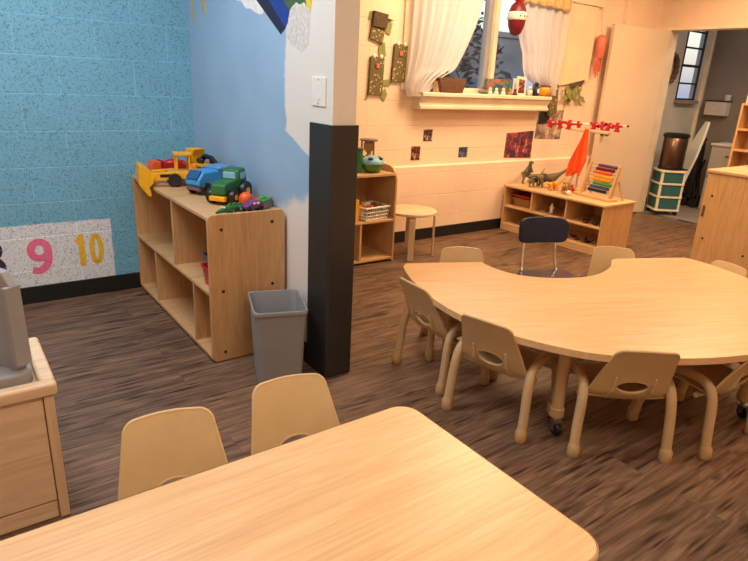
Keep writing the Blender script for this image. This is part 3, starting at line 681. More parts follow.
# ------------------------------------------------------------------ chairs
def make_chair():
    root = bpy.data.objects.new('toddler_chair', None); COL.objects.link(root); root.empty_display_size = .05
    # backrest domain: a across, b up; rings from oval hole to rounded trapezoid
    B0, B1 = 0.0, .274
    hw = lambda b: .156 - .042 * min(1, b / (B1 - .034))
    def outline():
        pts = []
        r = .034
        n = 10
        # right side from bottom to top, rounded corners at the top
        pts += [(-hw(0) + 2 * hw(0) * t / 10, 0) for t in range(10)]
        pts += [(hw((B1 - r) * t / 8), (B1 - r) * t / 8) for t in range(8)]
        w = hw(B1)
        pts += [(w - r + r * math.cos(a), B1 - r + r * math.sin(a)) for a in [PI / 2 * t / 8 for t in range(9)]]
        pts += [(w - r - 2 * (w - r) * t / 8, B1 + .004 * math.sin(PI * t / 8)) for t in range(1, 8)]
        pts += [(-w + r + r * math.cos(a), B1 - r + r * math.sin(a)) for a in [PI / 2 + PI / 2 * t / 8 for t in range(9)]]
        pts += [(-hw((B1 - r) * t / 8), (B1 - r) * t / 8) for t in range(7, 0, -1)]
        return pts
    hc, hrx, hrz = (0, .084), .058, .030
    def surf(a, b):
        t = b / B1
        y = -.132 - .088 * t - .028 * t * t + .020 * (abs(a) / .15) ** 2 + .03 * max(0, (.2 - t) / .2) ** 2
        return Vector((a, y, .232 + b * .965))
    g = G(); bm = g.bm; ol = outline(); rings = []
    for s_ in (0, .12, .35, .65, .93, 1):
        ring = []
        for (a, b) in ol:
            an = math.atan2((b - hc[1]) / hrz, (a - hc[0]) / hrx)
            h = (hc[0] + hrx * math.cos(an), hc[1] + hrz * math.sin(an))
            ring.append(bm.verts.new(surf(h[0] + (a - h[0]) * s_, h[1] + (b - h[1]) * s_)))
        rings.append(ring)
    for q, w in zip(rings, rings[1:]):
        for i in range(len(q)):
            j = (i + 1) % len(q); bm.faces.new((q[i], q[j], w[j], w[i]))
    bmesh.ops.remove_doubles(bm, verts=bm.verts[:], dist=1e-5)
    br_ = obj('backrest', bm, M['tan'], root, smooth=60, solid=.009, bevel=.002)
    # rolled rim round the hole and along the outer edge
    rim = [surf(hc[0] + (hrx + .003) * math.cos(2 * PI * t / 32), hc[1] + (hrz + .003) * math.sin(2 * PI * t / 32)) for t in range(33)]
    obj('hole_rim', G().tube(rim, .0055, 8, cap=False).bm, M['tan'], br_)
    edge = [surf(a, b) for a, b in ol[10:]] + [surf(*ol[0])]
    obj('edge_rim', G().tube(edge, .0056, 8).bm, M['tan'], br_)
    for a in (-.074, .074):
        f = G()
        f.prism([(-.002, .005), (-.002, .138), (.006, .130), (.017, .06), (.014, .005)], lambda p, q, d: tuple(surf(a + d, q) + Vector((0, -p - .003, 0))), (-.0035, .0035))
        obj('rib', f.bm, M['tan'], br_, smooth=0, bevel=.001)
    # seat
    prof = smooth_open([(-.118, .246), (-.085, .249), (-.02, .256), (.06, .262), (.12, .262), (.155, .255), (.168, .238)], 4)
    n = len(prof)
    def sf(u, v):
        i = int(round(v * (n - 1))); p = prof[i]
        hw_ = .150 * (1 - .10 * max(0, (v - .8) / .2) ** 2)
        x = (u * 2 - 1) * hw_
        return (x, p[0], p[1] + .006 * (abs(u * 2 - 1) ** 4) - .004 * (1 - (u * 2 - 1) ** 2))
    obj('seat', G().grid(16, n, sf).bm, M['tan'], root, smooth=60, solid=.009, bevel=.002)
    # side legs: one bent tube each side
    for sx in (-1, 1):
        path = smooth_open([(sx * .180, -.166, .012), (sx * .178, -.155, .12), (sx * .172, -.142, .235), (sx * .168, -.115, .292), (sx * .166, -.06, .312), (sx * .166, .02, .308), (sx * .168, .085, .285), (sx * .172, .118, .235), (sx * .178, .142, .12), (sx * .180, .158, .012)], 5)
        lg = obj('leg_frame', G().tube(path, .0195, 14).bm, M['tan_leg'], root, smooth=60)
        for y, y2 in ((-.1675, -.162), (.1595, .153)):
            obj('foot_cap', G().tube([(sx * .1803, y, 0), (sx * .1803, y, .004), (sx * .180, y * .995, .04), (sx * .1795, y2, .05)], [.021, .0245, .0245, .022], 14).bm, M['tan_foot'], lg, smooth=50)
    for ry in (-.075, .10): obj('seat_rail', G().tube([(-.172, ry, .236), (.172, ry, .236)], .011, 10).bm, M['tan_leg'], root)
    return root
ch0 = make_chair(); first = [True]
def place_chair(x, y, deg, label, group):
    c = ch0 if first[0] else copy_tree(ch0)
    first[0] = False
    c.location = (x, y, 0); c.rotation_euler = (0, 0, math.radians(deg))
    return tag(c, label, 'chair', group)
GK = 'tan toddler chairs around the kidney table'; GF = 'tan toddler chairs at the front table'
def facing(fx, fy): return math.degrees(math.atan2(fy, fx)) - 90
def at(rx, ry, fx, fy, lab, g_):   # rear feet middle + facing
    l = math.hypot(fx, fy); fx /= l; fy /= l
    return place_chair(rx + fx * .166, ry + fy * .166, facing(fx, fy), lab, g_)
at(1.707, 1.485, .971, .24, 'tan toddler chair at the rounded left side of the kidney table, back to the camera', GK)
at(1.998, 1.023, .606, .795, 'tan toddler chair at the middle of the kidney table front, nearest the camera', GK)
at(1.738, 1.952, .998, -.057, 'tan toddler chair at the left end of the kidney table near the stool', GK)
at(2.48, .828, .05, 1.0, 'tan toddler chair at the right front of the kidney table, cut by the photo edge', GK)
at(2.255, 2.235, -.58, -.81, 'tan toddler chair behind the left tip of the kidney table, only its back top showing', GK)
at(3.085, 1.835, -.69, -.72, 'tan toddler chair behind the right tip of the kidney table, before the dinosaur shelf', GK)
at(3.435, 1.405, -.97, .28, 'tan toddler chair at the right end of the kidney table against the tall cabinet', GK).scale = (.97, .97, .97)
at(.378, 1.350, -.17, -.985, 'tan toddler chair at the left behind the front table', GF)
at(.745, 1.360, -.15, -.985, 'tan toddler chair behind the front table next to the grey waste bin', GF)

# ------------------------------------------------------------------ tables
def table_leg(name, x, y, h, parent, caster=True):
    lg = obj(name, G().lathe([(.026, .105), (.026, h)], (x, y, 0), 18).lathe([(.031, h - .012), (.045, h)], (x, y, 0), 18).bm, M['tan_leg'], parent, smooth=40)
    obj('collar', G().lathe([(.027, .085), (.0315, .09), (.0315, .125), (.027, .13)], (x, y, 0), 18).bm, M['tan_foot'], lg, smooth=40)
    if caster:
        c = obj('caster', G().lathe([(.028, -.011), (.030, -.006), (.030, .006), (.028, .011)], (x + .004, y - .012, .0305), 18, 'x').bm, M['black'], lg, smooth=40)
        obj('caster_fork', G().cyl((x, y, .075), .011, .035, 10).bb(x - .016, x + .024, y - .02, y + .012, .052, .066).bb(x - .016, x - .011, y - .02, y + .0, .025, .06).bm, M['steel'], lg, smooth=0)
    else:
        obj('foot_glide', G().lathe([(.02, 0), (.026, .006), (.022, .09)], (x, y, 0), 18).bm, M['tan_foot'], lg, smooth=40)
    return lg
# front table
ft = thing('activity_table', 'rectangular maple table in the foreground with rounded corners', 'table', (0, 0, 0))
top = rrect(-.085, 1.024, .503, 1.192, .06, 8)
obj('tabletop', G().prism(top, XY, (.432, .4602)).bm, M['maple_x'], ft, smooth=0, bevel=.004)
def band(g, poly, off, z0, z1):
    L = len(poly); P = [Vector((*p, 0)) for p in poly]; ring = []
    for i in range(L):
        t = (P[(i + 1) % L] - P[i - 1]).normalized(); n = Vector((t.y, -t.x, 0)); ring.append(P[i] + n * off)
    prof = [(0, z0 + .001), (1, z0 + .003), (1.25, (z0 + z1) / 2), (1, z1 - .003), (0, z1 - .001)]
    vs = [[g.bm.verts.new((P[i] + (ring[i] - P[i]) * q + Vector((0, 0, z)))) for i in range(L)] for q, z in prof]
    for a, b in zip(vs, vs[1:]):
        for i in range(L): g.bm.faces.new((a[i], a[(i + 1) % L], b[(i + 1) % L], b[i]))
    return g
obj('edge_band', band(G(), top, .003, .432, .4602).bm, M['table_edge'], ft, smooth=60)
for x in (.02, .93):
    for y in (.59, 1.10): table_leg('leg', x, y, .432, ft, False)
# kidney table: local u,v
kt = thing('kidney_table', 'large kidney-shaped maple table with a scooped inner side', 'table', (1.885, 2.30, 0))
E_, N_ = Vector((.92, -.393, 0)), Vector((-.393, -.92, 0))
E_.normalize(); N_ = Vector((E_.y, -E_.x, 0))
rot = math.atan2(E_.y, E_.x); kt.rotation_euler = (0, 0, rot)
# local x = u, local y = -v
scoop = [(.445, -.004), (.458, .045), (.478, .105), (.53, .190), (.60, .240), (.69, .270), (.78, .280), (.874, .276), (.955, .252), (1.03, .212), (1.10, .158), (1.155, .106), (1.20, .045), (1.235, -.005), (1.27, -.024), (1.32, -.028)]
side = [(.415, -.018), (.06, -.02), (.02, -.008), (-.006, .03), (-.018, .12), (-.022, .25), (-.010, .42), (.018, .58), (.072, .74), (.15, .88), (.26, 1.0), (.40, 1.105), (.56, 1.165), (.74, 1.197), (.90, 1.205)]
rside = [(1.07, 1.192), (1.24, 1.158), (1.40, 1.095), (1.54, 1.0), (1.65, .88), (1.735, .74), (1.785, .58), (1.808, .42), (1.806, .28), (1.792, .15), (1.768, .045), (1.735, -.008), (1.70, -.024)]
left, right = scoop, rside[::-1] + side[::-1]
out = [(u, -v) for u, v in smooth_closed(left + right, 4)]
obj('tabletop', G().prism(out, XY, (.432, .4602)).bm, M['maple_x'], kt, smooth=0, bevel=.004)
obj('edge_band', band(G(), out, .003, .432, .4602).bm, M['table_edge'], kt, smooth=60)
for u, v in ((.43, .93), (1.36, .93), (.19, .30), (1.58, .30)): table_leg('leg', u, -v, .432, kt)

# ------------------------------------------------------------------ navy teacher chair
nf = (-.393, -.92)
nv = thing('school_chair', 'small navy school chair with chrome legs inside the kidney table curve', 'chair', (2.735, 2.005, 0), math.radians(facing(*nf)))
obj('seat', G().prism(rrect(-.165, .165, -.13, .17, .06, 6), XY, (.335, .352)).bm, M['navy_seat'], nv, smooth=0, bevel=.007, seg=3)
def nbk(u, v):
    a = (u * 2 - 1); b = v * 2 - 1
    n_ = 5.0
    r = max(abs(a), abs(b)); 
    if r > 1e-6:
        q = (abs(a / r) ** n_ + abs(b / r) ** n_) ** (1 / n_); a /= q; b /= q
    return (a * .155, -.165 - .02 * (b + 1) * .5 + .035 * (a) ** 2, .582 + b * .075)
obj('backrest', G().grid(25, 13, nbk).bm, M['navy'], nv, smooth=60, solid=.018, bevel=.006, seg=3)
for sx in (-1, 1):
    obj('back_post', G().tube(smooth_open([(sx * .10, -.178, .58), (sx * .10, -.174, .50), (sx * .105, -.158, .40), (sx * .115, -.125, .333), (sx * .13, -.05, .325), (sx * .13, .12, .325)], 4), .0095, 10).bm, M['chrome'], nv)
    obj('leg', G().tube([(sx * .135, .13, .328), (sx * .155, .175, .012)], .0095, 10).ell((sx * .155, .175, .008), (.014, .014, .008), 10).bm, M['chrome'], nv)
    obj('leg', G().tube([(sx * .135, -.09, .328), (sx * .155, -.17, .012)], .0095, 10).ell((sx * .155, -.17, .008), (.014, .014, .008), 10).bm, M['chrome'], nv)

# ------------------------------------------------------------------ round stool
st = thing('stool', 'low round birch stool between the bookcase and the display shelf', 'stool', (3.056, 3.668, 0))
obj('seat', G().lathe([(.201, .358), (.208, .362), (.208, .379), (.202, .383)], (0, 0, 0), 40).bm, M['pale_x'], st, smooth=40)
for a in (235, 325, 145, 55):
    ca, sa = math.cos(math.radians(a)), math.sin(math.radians(a))
    path = smooth_open([(ca * .05, sa * .05, .351), (ca * .155, sa * .155, .350), (ca * .185, sa * .185, .341), (ca * .193, sa * .193, .31), (ca * .195, sa * .195, .15), (ca * .197, sa * .197, .004)], 5)
    g = G(); vs = []
    tang = Vector((-sa, ca, 0)) * .024
    for i, p in enumerate(path):
        t = (path[min(i + 1, len(path) - 1)] - path[max(i - 1, 0)]).normalized(); nrm = t.cross(tang).normalized() * .0065
        vs.append([g.bm.verts.new(p + s1 * tang + s2 * nrm) for s1, s2 in ((-1, -1), (1, -1), (1, 1), (-1, 1))])
    for q, w in zip(vs, vs[1:]):
        for i in range(4): g.bm.faces.new((q[i], q[(i + 1) % 4], w[(i + 1) % 4], w[i]))
    g.bm.faces.new(vs[0][::-1]); g.bm.faces.new(vs[-1])
    obj('leg', g.bm, M['pale_z'], st, smooth=30, bevel=.002)

# ------------------------------------------------------------------ open bookcase by the cream wall
bc = thing('bookcase', 'narrow open bookcase with toys on top beside the black guard', 'shelf', (1.995, 3.584, 0))
BW, BD, BH = .835, .40, .70
pro = [(0, 0.003), (BD, 0.003), (BD, BH + .055), (.10, BH + .05), (.045, BH + .03), (.012, BH - .005), (0, BH - .04)]
for x in (0, BW - .018):
    obj('end_panel', G().prism(pro, YZ, (x, x + .018)).bm, M['birch_z'], bc, smooth=0, bevel=.003)
for nme, z in (('top_board', BH - .02), ('middle_board', .325), ('bottom_board', .02)):
    obj(nme, G().bb(.018, BW - .018, .004, BD - .01, z, z + .02).bm, M['birch_x'], bc, smooth=0, bevel=.003)
obj('back_panel', G().bb(.018, BW - .018, BD - .012, BD, .02, BH).bm, M['birch_z'], bc, smooth=0)
obj('divider', G().bb(.505, .523, .006, BD - .012, .04, .325).bm, M['birch_z'], bc, smooth=0, bevel=.002)
# toys on it
dm = thing('shape_sorter', 'round shape sorter, pale blue lid on a green bowl, on the bookcase top', 'toy', (2.665, 3.70, BH + .0005), .4)
obj('bowl', G().lathe([(.045, 0), (.066, .012), (.086, .045), (.092, .062), (.088, .064), (.03, .060)], (0, 0, 0), 28).bm, M['moss'], dm, smooth=60)
ld_ = obj('lid', G().lathe([(.092, .0645), (.095, .071), (.086, .092), (.060, .112), (.03, .121), (.003, .123)], (0, 0, 0), 28).bm, M['lightblue'], dm, smooth=60)
for a in (200, 275, 350, 100):
    ca, sa = math.cos(math.radians(a)), math.sin(math.radians(a))
    obj('shape_hole', G().ell((ca * .066, sa * .066, .105), (.022, .022, .012), 12).bm, M['dark'], ld_)
hg = thing('sand_timer', 'brown and purple hourglass-shaped timer behind the shape sorter', 'toy', (2.755, 3.885, BH + .0005))
obj('disc', G().cyl((0, 0, .008), .068, .016).bm, M['mauve'], hg, bevel=.003)
obj('disc', G().cyl((0, 0, .218), .072, .014).bm, M['mauve'], hg, bevel=.003)
for a in (40, 160, 280): obj('post', G().tube([(.056 * math.cos(math.radians(a)), .056 * math.sin(math.radians(a)), .016), (.056 * math.cos(math.radians(a)), .056 * math.sin(math.radians(a)), .211)], .007, 8).bm, M['mauve'], hg)
obj('glass_bulb', G().lathe([(.03, .017), (.042, .04), (.038, .08), (.01, .113), (.038, .146), (.042, .185), (.03, .21)], (0, 0, 0), 18).bm, M['tanbrown'], hg, smooth=60)
gbx = thing('toy_drum', 'green cylinder toy at the left end of the bookcase top', 'toy', (2.535, 3.72, BH + .0005))
obj('drum_body', G().cyl((0, 0, .085), .045, .17).bm, M['green'], gbx, bevel=.003)
obj('drum_rim', G().lathe([(.046, .165), (.049, .168), (.049, .18), (.044, .182)], (0, 0, 0), 24).bm, M['darkgreen'], gbx, smooth=40)
# basket with toys
bs = thing('toy_basket', 'off-white mesh basket of toys on the bookcase middle board', 'basket', (2.655, 3.70, .3455), .12)
W2, D2, H2 = .255, .20, .10
g = G()
for (x0, y0, x1, y1) in ((-.5, -.5, .5, -.5), (.5, -.5, .5, .5), (.5, .5, -.5, .5), (-.5, .5, -.5, -.5)):
    p0 = Vector((x0 * W2, y0 * D2, 0)); p1 = Vector((x1 * W2, y1 * D2, 0)); n = 11
    for i in range(n + 1):
        q = p0.lerp(p1, i / n); g.tube([(q.x * .88, q.y * .88, .006), (q.x, q.y, H2)], .0035, 6)
    for zz in (.008, .035, .062, .098):
        s_ = .88 + .12 * zz / H2
        g.tube([(p0.x * s_, p0.y * s_, zz), (p1.x * s_, p1.y * s_, zz)], .0045 if zz < .09 else .008, 6)
g.bb(-W2 * .44, W2 * .44, -D2 * .44, D2 * .44, .001, .006)
obj('basket_weave', g.bm, M['paperwhite'], bs, smooth=40)
rnd = random.Random(11)
cols = ['red', 'salmon', 'brown', 'darkred', 'yellow', 'paperwhite', 'purple', 'lime', 'brown', 'salmon']
for i in range(10):
    cx, cy = (-.085 + .056 * (i % 4)) , (-.05 + .045 * (i // 4))
    g = G()
    if i % 3 == 0: g.ell((0, 0, 0), (.026, .02, .02), 12)
    elif i % 3 == 1: g.box((0, 0, 0), (.045, .03, .025), .4)
    else: g.cyl((0, 0, 0), .017, .05, 14, 'x')
    o = obj('play_food', g.bm, M[cols[i]], bevel=.003, loc=(2.655 + cx, 3.70 + cy, .3455 + .085 + .012 * (i % 3)))
    o.rotation_euler = (rnd.uniform(-.5, .5), rnd.uniform(-.5, .5), rnd.uniform(0, 3))
    tag(o, 'small toy piece in the off-white mesh basket', 'toy', 'toys in the mesh basket')
for i, (dx, dy) in enumerate(((-.07, -.03), (0, -.03), (.07, -.03), (-.05, .035), (.04, .035))):
    tag(obj('play_food', G().ell((0, 0, 0), (.03, .026, .028), 12).bm, M[['brown', 'darkred', 'salmon', 'tanbrown', 'red'][i]], loc=(2.655 + dx, 3.70 + dy, .3455 + .036)), 'small toy piece in the off-white mesh basket', 'toy', 'toys in the mesh basket')
tag(obj('picture_book', G().bb(0, .028, 0, .20, 0, .17).bm, M['yellow'], bevel=.003, loc=(2.462, 3.60, .3455)), 'yellow book standing left of the mesh basket', 'book')

# ------------------------------------------------------------------ display shelf with dinosaurs
S2 = (4.505, 2.862); L2, D2s, H2s = 1.112, .455, .455
ds = thing('display_shelf', 'low maple display shelf with dinosaurs and an abacus on top', 'shelf', (*S2, 0), math.radians(1.0))
obj('top_board', G().bb(-.012, D2s + .012, -.012, L2 + .004, H2s - .022, H2s).bm, M['maple_y'], ds, smooth=0, bevel=.006, seg=3)
for y in (0, L2 - .018): obj('end_panel', G().bb(0, D2s, y, y + .018, .002, H2s - .022).bm, M['maple_z'], ds, smooth=0, bevel=.003)
obj('middle_board', G().bb(.004, D2s - .01, .018, L2 - .018, .235, .253).bm, M['maple_y'], ds, smooth=0, bevel=.003)
obj('bottom_board', G().bb(.004, D2s - .01, .018, L2 - .018, .055, .073).bm, M['maple_y'], ds, smooth=0, bevel=.003)
obj('kick_rail', G().bb(.004, .02, .018, L2 - .018, .002, .055).bm, M['maple_y'], ds, smooth=0, bevel=.002)
obj('back_panel', G().bb(D2s - .01, D2s, .018, L2 - .018, .002, H2s - .022).bm, M['maple_z'], ds, smooth=0)
for y in (.385, .775): obj('divider', G().bb(.006, D2s - .01, y - .008, y + .008, .253, H2s - .022).bm, M['maple_z'], ds, smooth=0, bevel=.002)
Z2 = H2s + .0005
# contents
rtv = tub('tray', 'red shallow tray in the far upper cubby of the display shelf', (4.66, 3.82, .335), .22, .26, .03, M['red'])
tub('storage_bin', 'tan bin holding up the red tray in the far upper cubby', (4.66, 3.82, .2535), .20, .25, .08, M['tanbrown'])
fg = thing('toy_figure', 'small white toy figure in the middle upper cubby', 'toy', (4.56, 3.44, .2535))
skinfig('body', M['paperwhite'], fg, [((0, 0, .045), .012), ((0, 0, .075), .012), ((0, 0, .092), .006), ((0, 0, .108), .011), ((.0, .018, .07), .005), ((.004, .026, .045), .004), ((0, -.018, .07), .005), ((.004, -.026, .05), .004), ((0, .01, .02), .007), ((-.004, .011, .002), .006), ((0, -.01, .02), .007), ((-.004, -.011, .002), .006)], [(0, 1), (1, 2), (2, 3), (1, 4), (4, 5), (1, 6), (6, 7), (0, 8), (8, 9), (0, 10), (10, 11)])
def heap(x, y, z, label, seed, mats, n=5, spread=.09):
    rnd = random.Random(seed)
    for i in range(n):
        s_ = rnd.uniform(.6, 1.2)
        o = obj('plastic_animal', G().ell((0, 0, .012), (.03 * s_, .014, .012), 12).tube([(.025 * s_, 0, .014), (.045 * s_, 0, .03)], [.008, .006], 8).tube([(.012, .008, .012), (.014, .012, 0)], .004, 6).tube([(-.014, .008, .012), (-.016, .012, 0)], .004, 6).bm, M[mats[i % len(mats)]], loc=(x + (i % 2) * .06 - .02, y + (i - n / 2) * spread * .7, z))
        o.rotation_euler = (0, 0, rnd.uniform(0, 6))
        tag(o, label, 'toy', label)
heap(4.58, 3.06, .2535, 'small dark toy animals in the near upper cubby', 1, ['dark', 'bronze', 'darkred'], 4, .07)
heap(4.62, 3.22, .0735, 'small dark toy animals on the bottom board of the display shelf', 2, ['dark', 'black', 'bronze', 'dark'], 6, .09)
heap(4.58, 3.50, .2535, 'small brown toy animals in the middle upper cubby', 4, ['tanbrown', 'brown'], 3, .06)
# dinosaurs
def dino(name, label, loc, rz, mat, nodes, edges, extra=None, s_=1.0):
    t = thing(name, label, 'toy', loc, rz, 'toy dinosaurs on the display shelf')
    nodes = [(tuple(c * s_ for c in p), r * s_) for p, r in nodes]
    skinfig('body', M[mat], t, nodes, edges, 1)
    for i, (p, r) in enumerate(nodes[:0]): pass
    return t
biped = [((0, 0, .105), .032), ((0, .035, .135), .032), ((0, .055, .175), .018), ((0, .065, .21), .017), ((0, .095, .218), .016), ((0, .13, .21), .009),
         ((0, -.05, .095), .022), ((0, -.11, .085), .013), ((0, -.18, .08), .006), ((0, -.23, .09), .003),
         ((.028, .005, .075), .018), ((.032, .025, .045), .010), ((.032, .0, .018), .008), ((.032, .03, .006), .008),
         ((-.028, .005, .075), .018), ((-.032, .025, .045), .010), ((-.032, .0, .018), .008), ((-.032, .03, .006), .008),
         ((.026, .055, .135), .008), ((.03, .08, .118), .005), ((-.026, .055, .135), .008), ((-.03, .08, .118), .005)]
be = [(0, 1), (1, 2), (2, 3), (3, 4), (4, 5), (0, 6), (6, 7), (7, 8), (8, 9), (0, 10), (10, 11), (11, 12), (12, 13), (0, 14), (14, 15), (15, 16), (16, 17), (1, 18), (18, 19), (1, 20), (20, 21)]
longtail = [((0, 0, .085), .036), ((0, .06, .09), .030), ((0, .11, .105), .017), ((0, .15, .10), .016), ((0, .18, .085), .010),
            ((0, -.06, .095), .026), ((0, -.13, .14), .015), ((0, -.20, .19), .009), ((0, -.27, .245), .003),
            ((.03, .05, .05), .013), ((.034, .055, .006), .010), ((-.03, .05, .05), .013), ((-.034, .055, .006), .010),
            ((.03, -.035, .055), .016), ((.034, -.045, .006), .011), ((-.03, -.035, .055), .016), ((-.034, -.045, .006), .011)]
le = [(0, 1), (1, 2), (2, 3), (3, 4), (0, 5), (5, 6), (6, 7), (7, 8), (1, 9), (9, 10), (1, 11), (11, 12), (5, 13), (13, 14), (5, 15), (15, 16)]
dino('toy_dinosaur', 'grey upright toy dinosaur at the wall end of the display shelf', (4.70, 3.90, Z2), math.radians(150), 'greygreen', biped, be, s_=1.06)
dino('toy_dinosaur', 'dark grey toy dinosaur with a long tail rising up to the right', (4.72, 3.66, Z2), math.radians(60), 'olive', longtail, le, s_=1.1)
dino('toy_dinosaur', 'small grey-green toy dinosaur low between the two big grey ones', (4.64, 3.75, Z2), math.radians(100), 'greygreen', longtail, le, s_=.7)
dino('toy_dinosaur', 'small yellow-brown toy dinosaur left of the tan one', (4.66, 3.53, Z2), math.radians(75), 'gold', longtail, le, s_=.68)
dino('toy_dinosaur', 'tan toy dinosaur with a raised back next to the abacus', (4.66, 3.385, Z2), math.radians(110), 'tanbrown', longtail, le, s_=.8)
rc = thing('toy_car', 'small red toy car behind the tan dinosaur', 'toy', (4.80, 3.44, Z2), 1.2)
obj('body', G().bb(-.04, .04, -.022, .022, .012, .04).bb(-.02, .025, -.02, .02, .04, .062).bm, M['red'], rc, smooth=0, bevel=.006)
for x in (-.024, .024):
    for y in (-.022, .022): obj('wheel', wheel(G(), (x, y, .0125), .0125, .01, 'y').bm, M['black'], rc)
rk = thing('toy_rock', 'small tan toy boulder just left of the abacus', 'toy', (4.60, 3.31, Z2))
obj('boulder', G().ell((0, 0, .022), (.03, .024, .022), 10).ell((.02, .015, .02), (.02, .02, .02), 10).bm, M['cream'], rk)
# abacus / bead frame
ab = thing('abacus', 'wooden bead abacus with rainbow rows on the near end of the display shelf', 'toy', (4.74, 3.11, Z2), math.radians(-9))
obj('base_board', G().bb(-.06, .05, -.19, .24, 0, .022).bm, M['maple_y'], ab, smooth=0, bevel=.004)
for y in (-.165, .165): obj('side_post', G().prism([(-.045, .022), (.0, .022), (.055, .30), (.030, .30)], XZ, (y - .008, y + .008)).bm, M['maple_z'], ab, smooth=0, bevel=.002)
for q in (-1, 1): obj('support_leg', G().tube([(.035, q * .18, .18), (.115, q * .185, .008)], .009, 8).bm, M['maple_z'], ab)
rows = ['purple', 'darkred', 'orange', 'yellow', 'gold', 'lime', 'deepblue', 'navy']
for i, cm in enumerate(rows):
    z = .285 - .031 * i; x = -.022 + (z - .022) / .278 * .064
    wr = obj('wire', G().tube([(x, -.162, z), (x, .162, z)], .002, 6).bm, M['steel'], ab)
    g = G(); nb_ = 10
    for q in range(nb_): g.lathe([(.006, -.0115), (.0145, -.007), (.0145, .007), (.006, .0115)], (x, -.125 + (i * 37 % 5) * .008 + q * .0205, z), 10, 'y')
    obj('bead_row', g.bm, M[cm], wr, smooth=40)
# mobile stand with red cut-outs
ms = thing('mobile_stand', 'wooden stand with a long rod of red cut-out shapes above the display shelf', 'stand', (4.90, 3.455, Z2))
obj('base', G().cyl((0, 0, .01), .06, .02).bm, M['maple_y'], ms, bevel=.003)
obj('pole', G().tube([(0, 0, .018), (0, 0, .585)], .009, 10).bm, M['maple_z'], ms)
obj('crossbar', G().bb(-.02, .02, -.265, .15, .545, .575).bm, M['pale_x'], ms, smooth=0, bevel=.008)
for y in (-.2, .08): obj('rod_bracket', G().bb(-.006, .006, y - .006, y + .006, .57, .61 - y * .04).bm, M['white'], ms, smooth=0)
rd = lambda q: Vector((0, .42 - .83 * q, .600 + .033 * q))
obj('rod', G().tube([rd(-.02), rd(1.02)], .0055, 8).tube([rd(.34), rd(.62)], .010, 8).bm, M['white'], ms)
star = []
star = [(-.2, .75), (.2, .75), (.26, .3), (.95, .38), (1.0, .02), (.3, -.12), (.24, -.5), (.5, -.62), (.42, -.85), (-.42, -.85), (-.5, -.62), (-.24, -.5), (-.3, -.12), (-1.0, .02), (-.95, .38), (-.26, .3)]
for i, q in enumerate((.03, .16, .29, .415, .62, .72, .80, .90)):
    p = rd(q); s_ = .046 + .005 * (i % 3); tilt = [.2, -.3, .1, -.1, .3, -.2, .4, 0][i]
    f = lambda a, b, d: (p.x + d, p.y + s_ * (a * math.cos(tilt) - b * math.sin(tilt)), p.z - .012 + s_ * (a * math.sin(tilt) + b * math.cos(tilt)))
    obj('red_cutout', G().prism(star, f, (-.012, .012)).bm, M['red'], ms, smooth=0)
for q in (-.02, .10, .225, .67, 1.02): obj('bead', G().ell(rd(q), (.011,) * 3, 10).bm, M['darkred'], ms)
# orange scarf hanging from the crossbar
sc_ = thing('scarf', 'sheer orange scarf hanging from the mobile stand', 'scarf', (4.875, 3.395, 0))
def scf(u, v):
    z = 1.036 - .43 * v; w = .035 + .125 * min(1, v * 1.5) - .03 * v
    y = .005 + (u - .5) * w * 1.15 + .05 * v
    return (-.026 - .02 * v + .022 * math.sin(u * 14 + v * 4) * (.35 + v), y, z + .02 * math.sin(u * 5) * v)
obj('scarf_cloth', G().grid(30, 26, scf).bm, M['scarf'], sc_, smooth=80, solid=.002)

# ------------------------------------------------------------------ pictures and crafts on the cream wall
def wallpic(x, z, w, h, mat, label, y=YC, group=None, border=None, tilt=0):
    o = obj('photo_print', G().bb(-w / 2, w / 2, -.003, 0, -h / 2, h / 2).bm, M[mat], smooth=0, loc=(x, y - .0005, z))
    o.rotation_euler = (0, tilt, 0)
    return tag(o, label, 'picture', group)
GP = 'small photos on the cream wall'
wallpic(3.502, .930, .10, .098, 'photo_b', 'small dark photo highest on the wall under the window sill', group=GP)
wallpic(3.375, .778, .10, .118, 'photo_a', 'small dark red photo lowest left on the wall above the stool', group=GP)
wallpic(3.945, .772, .11, .092, 'photo_c', 'small blue photo on the wall right of the stool', group=GP)
po = thing('poster', 'square poster of dark crowded figures on the cream wall above the dinosaurs', 'poster', (4.70, YC - .001, .822))
obj('print', G().prism([(-.19, .115), (.20, .135), (.20, -.135), (-.20, -.12)], XZ, (-.003, 0)).bm, M['photo_d'], po, smooth=0)
po2 = thing('poster', 'pale grey poster partly behind the red cut-outs near the window sill end', 'poster', (5.13, YC - .001, 1.01))
obj('print', G().prism([(-.19, .15), (.20, .15), (.20, -.14), (-.21, -.13)], XZ, (-.003, 0)).bm, M['photo_e'], po2, smooth=0)
obj('dark_panel', G().prism([(-.18, .15), (-.02, .15), (-.03, .02), (-.18, .01)], XZ, (-.006, -.0031)).bm, M['dark'], po2, smooth=0)
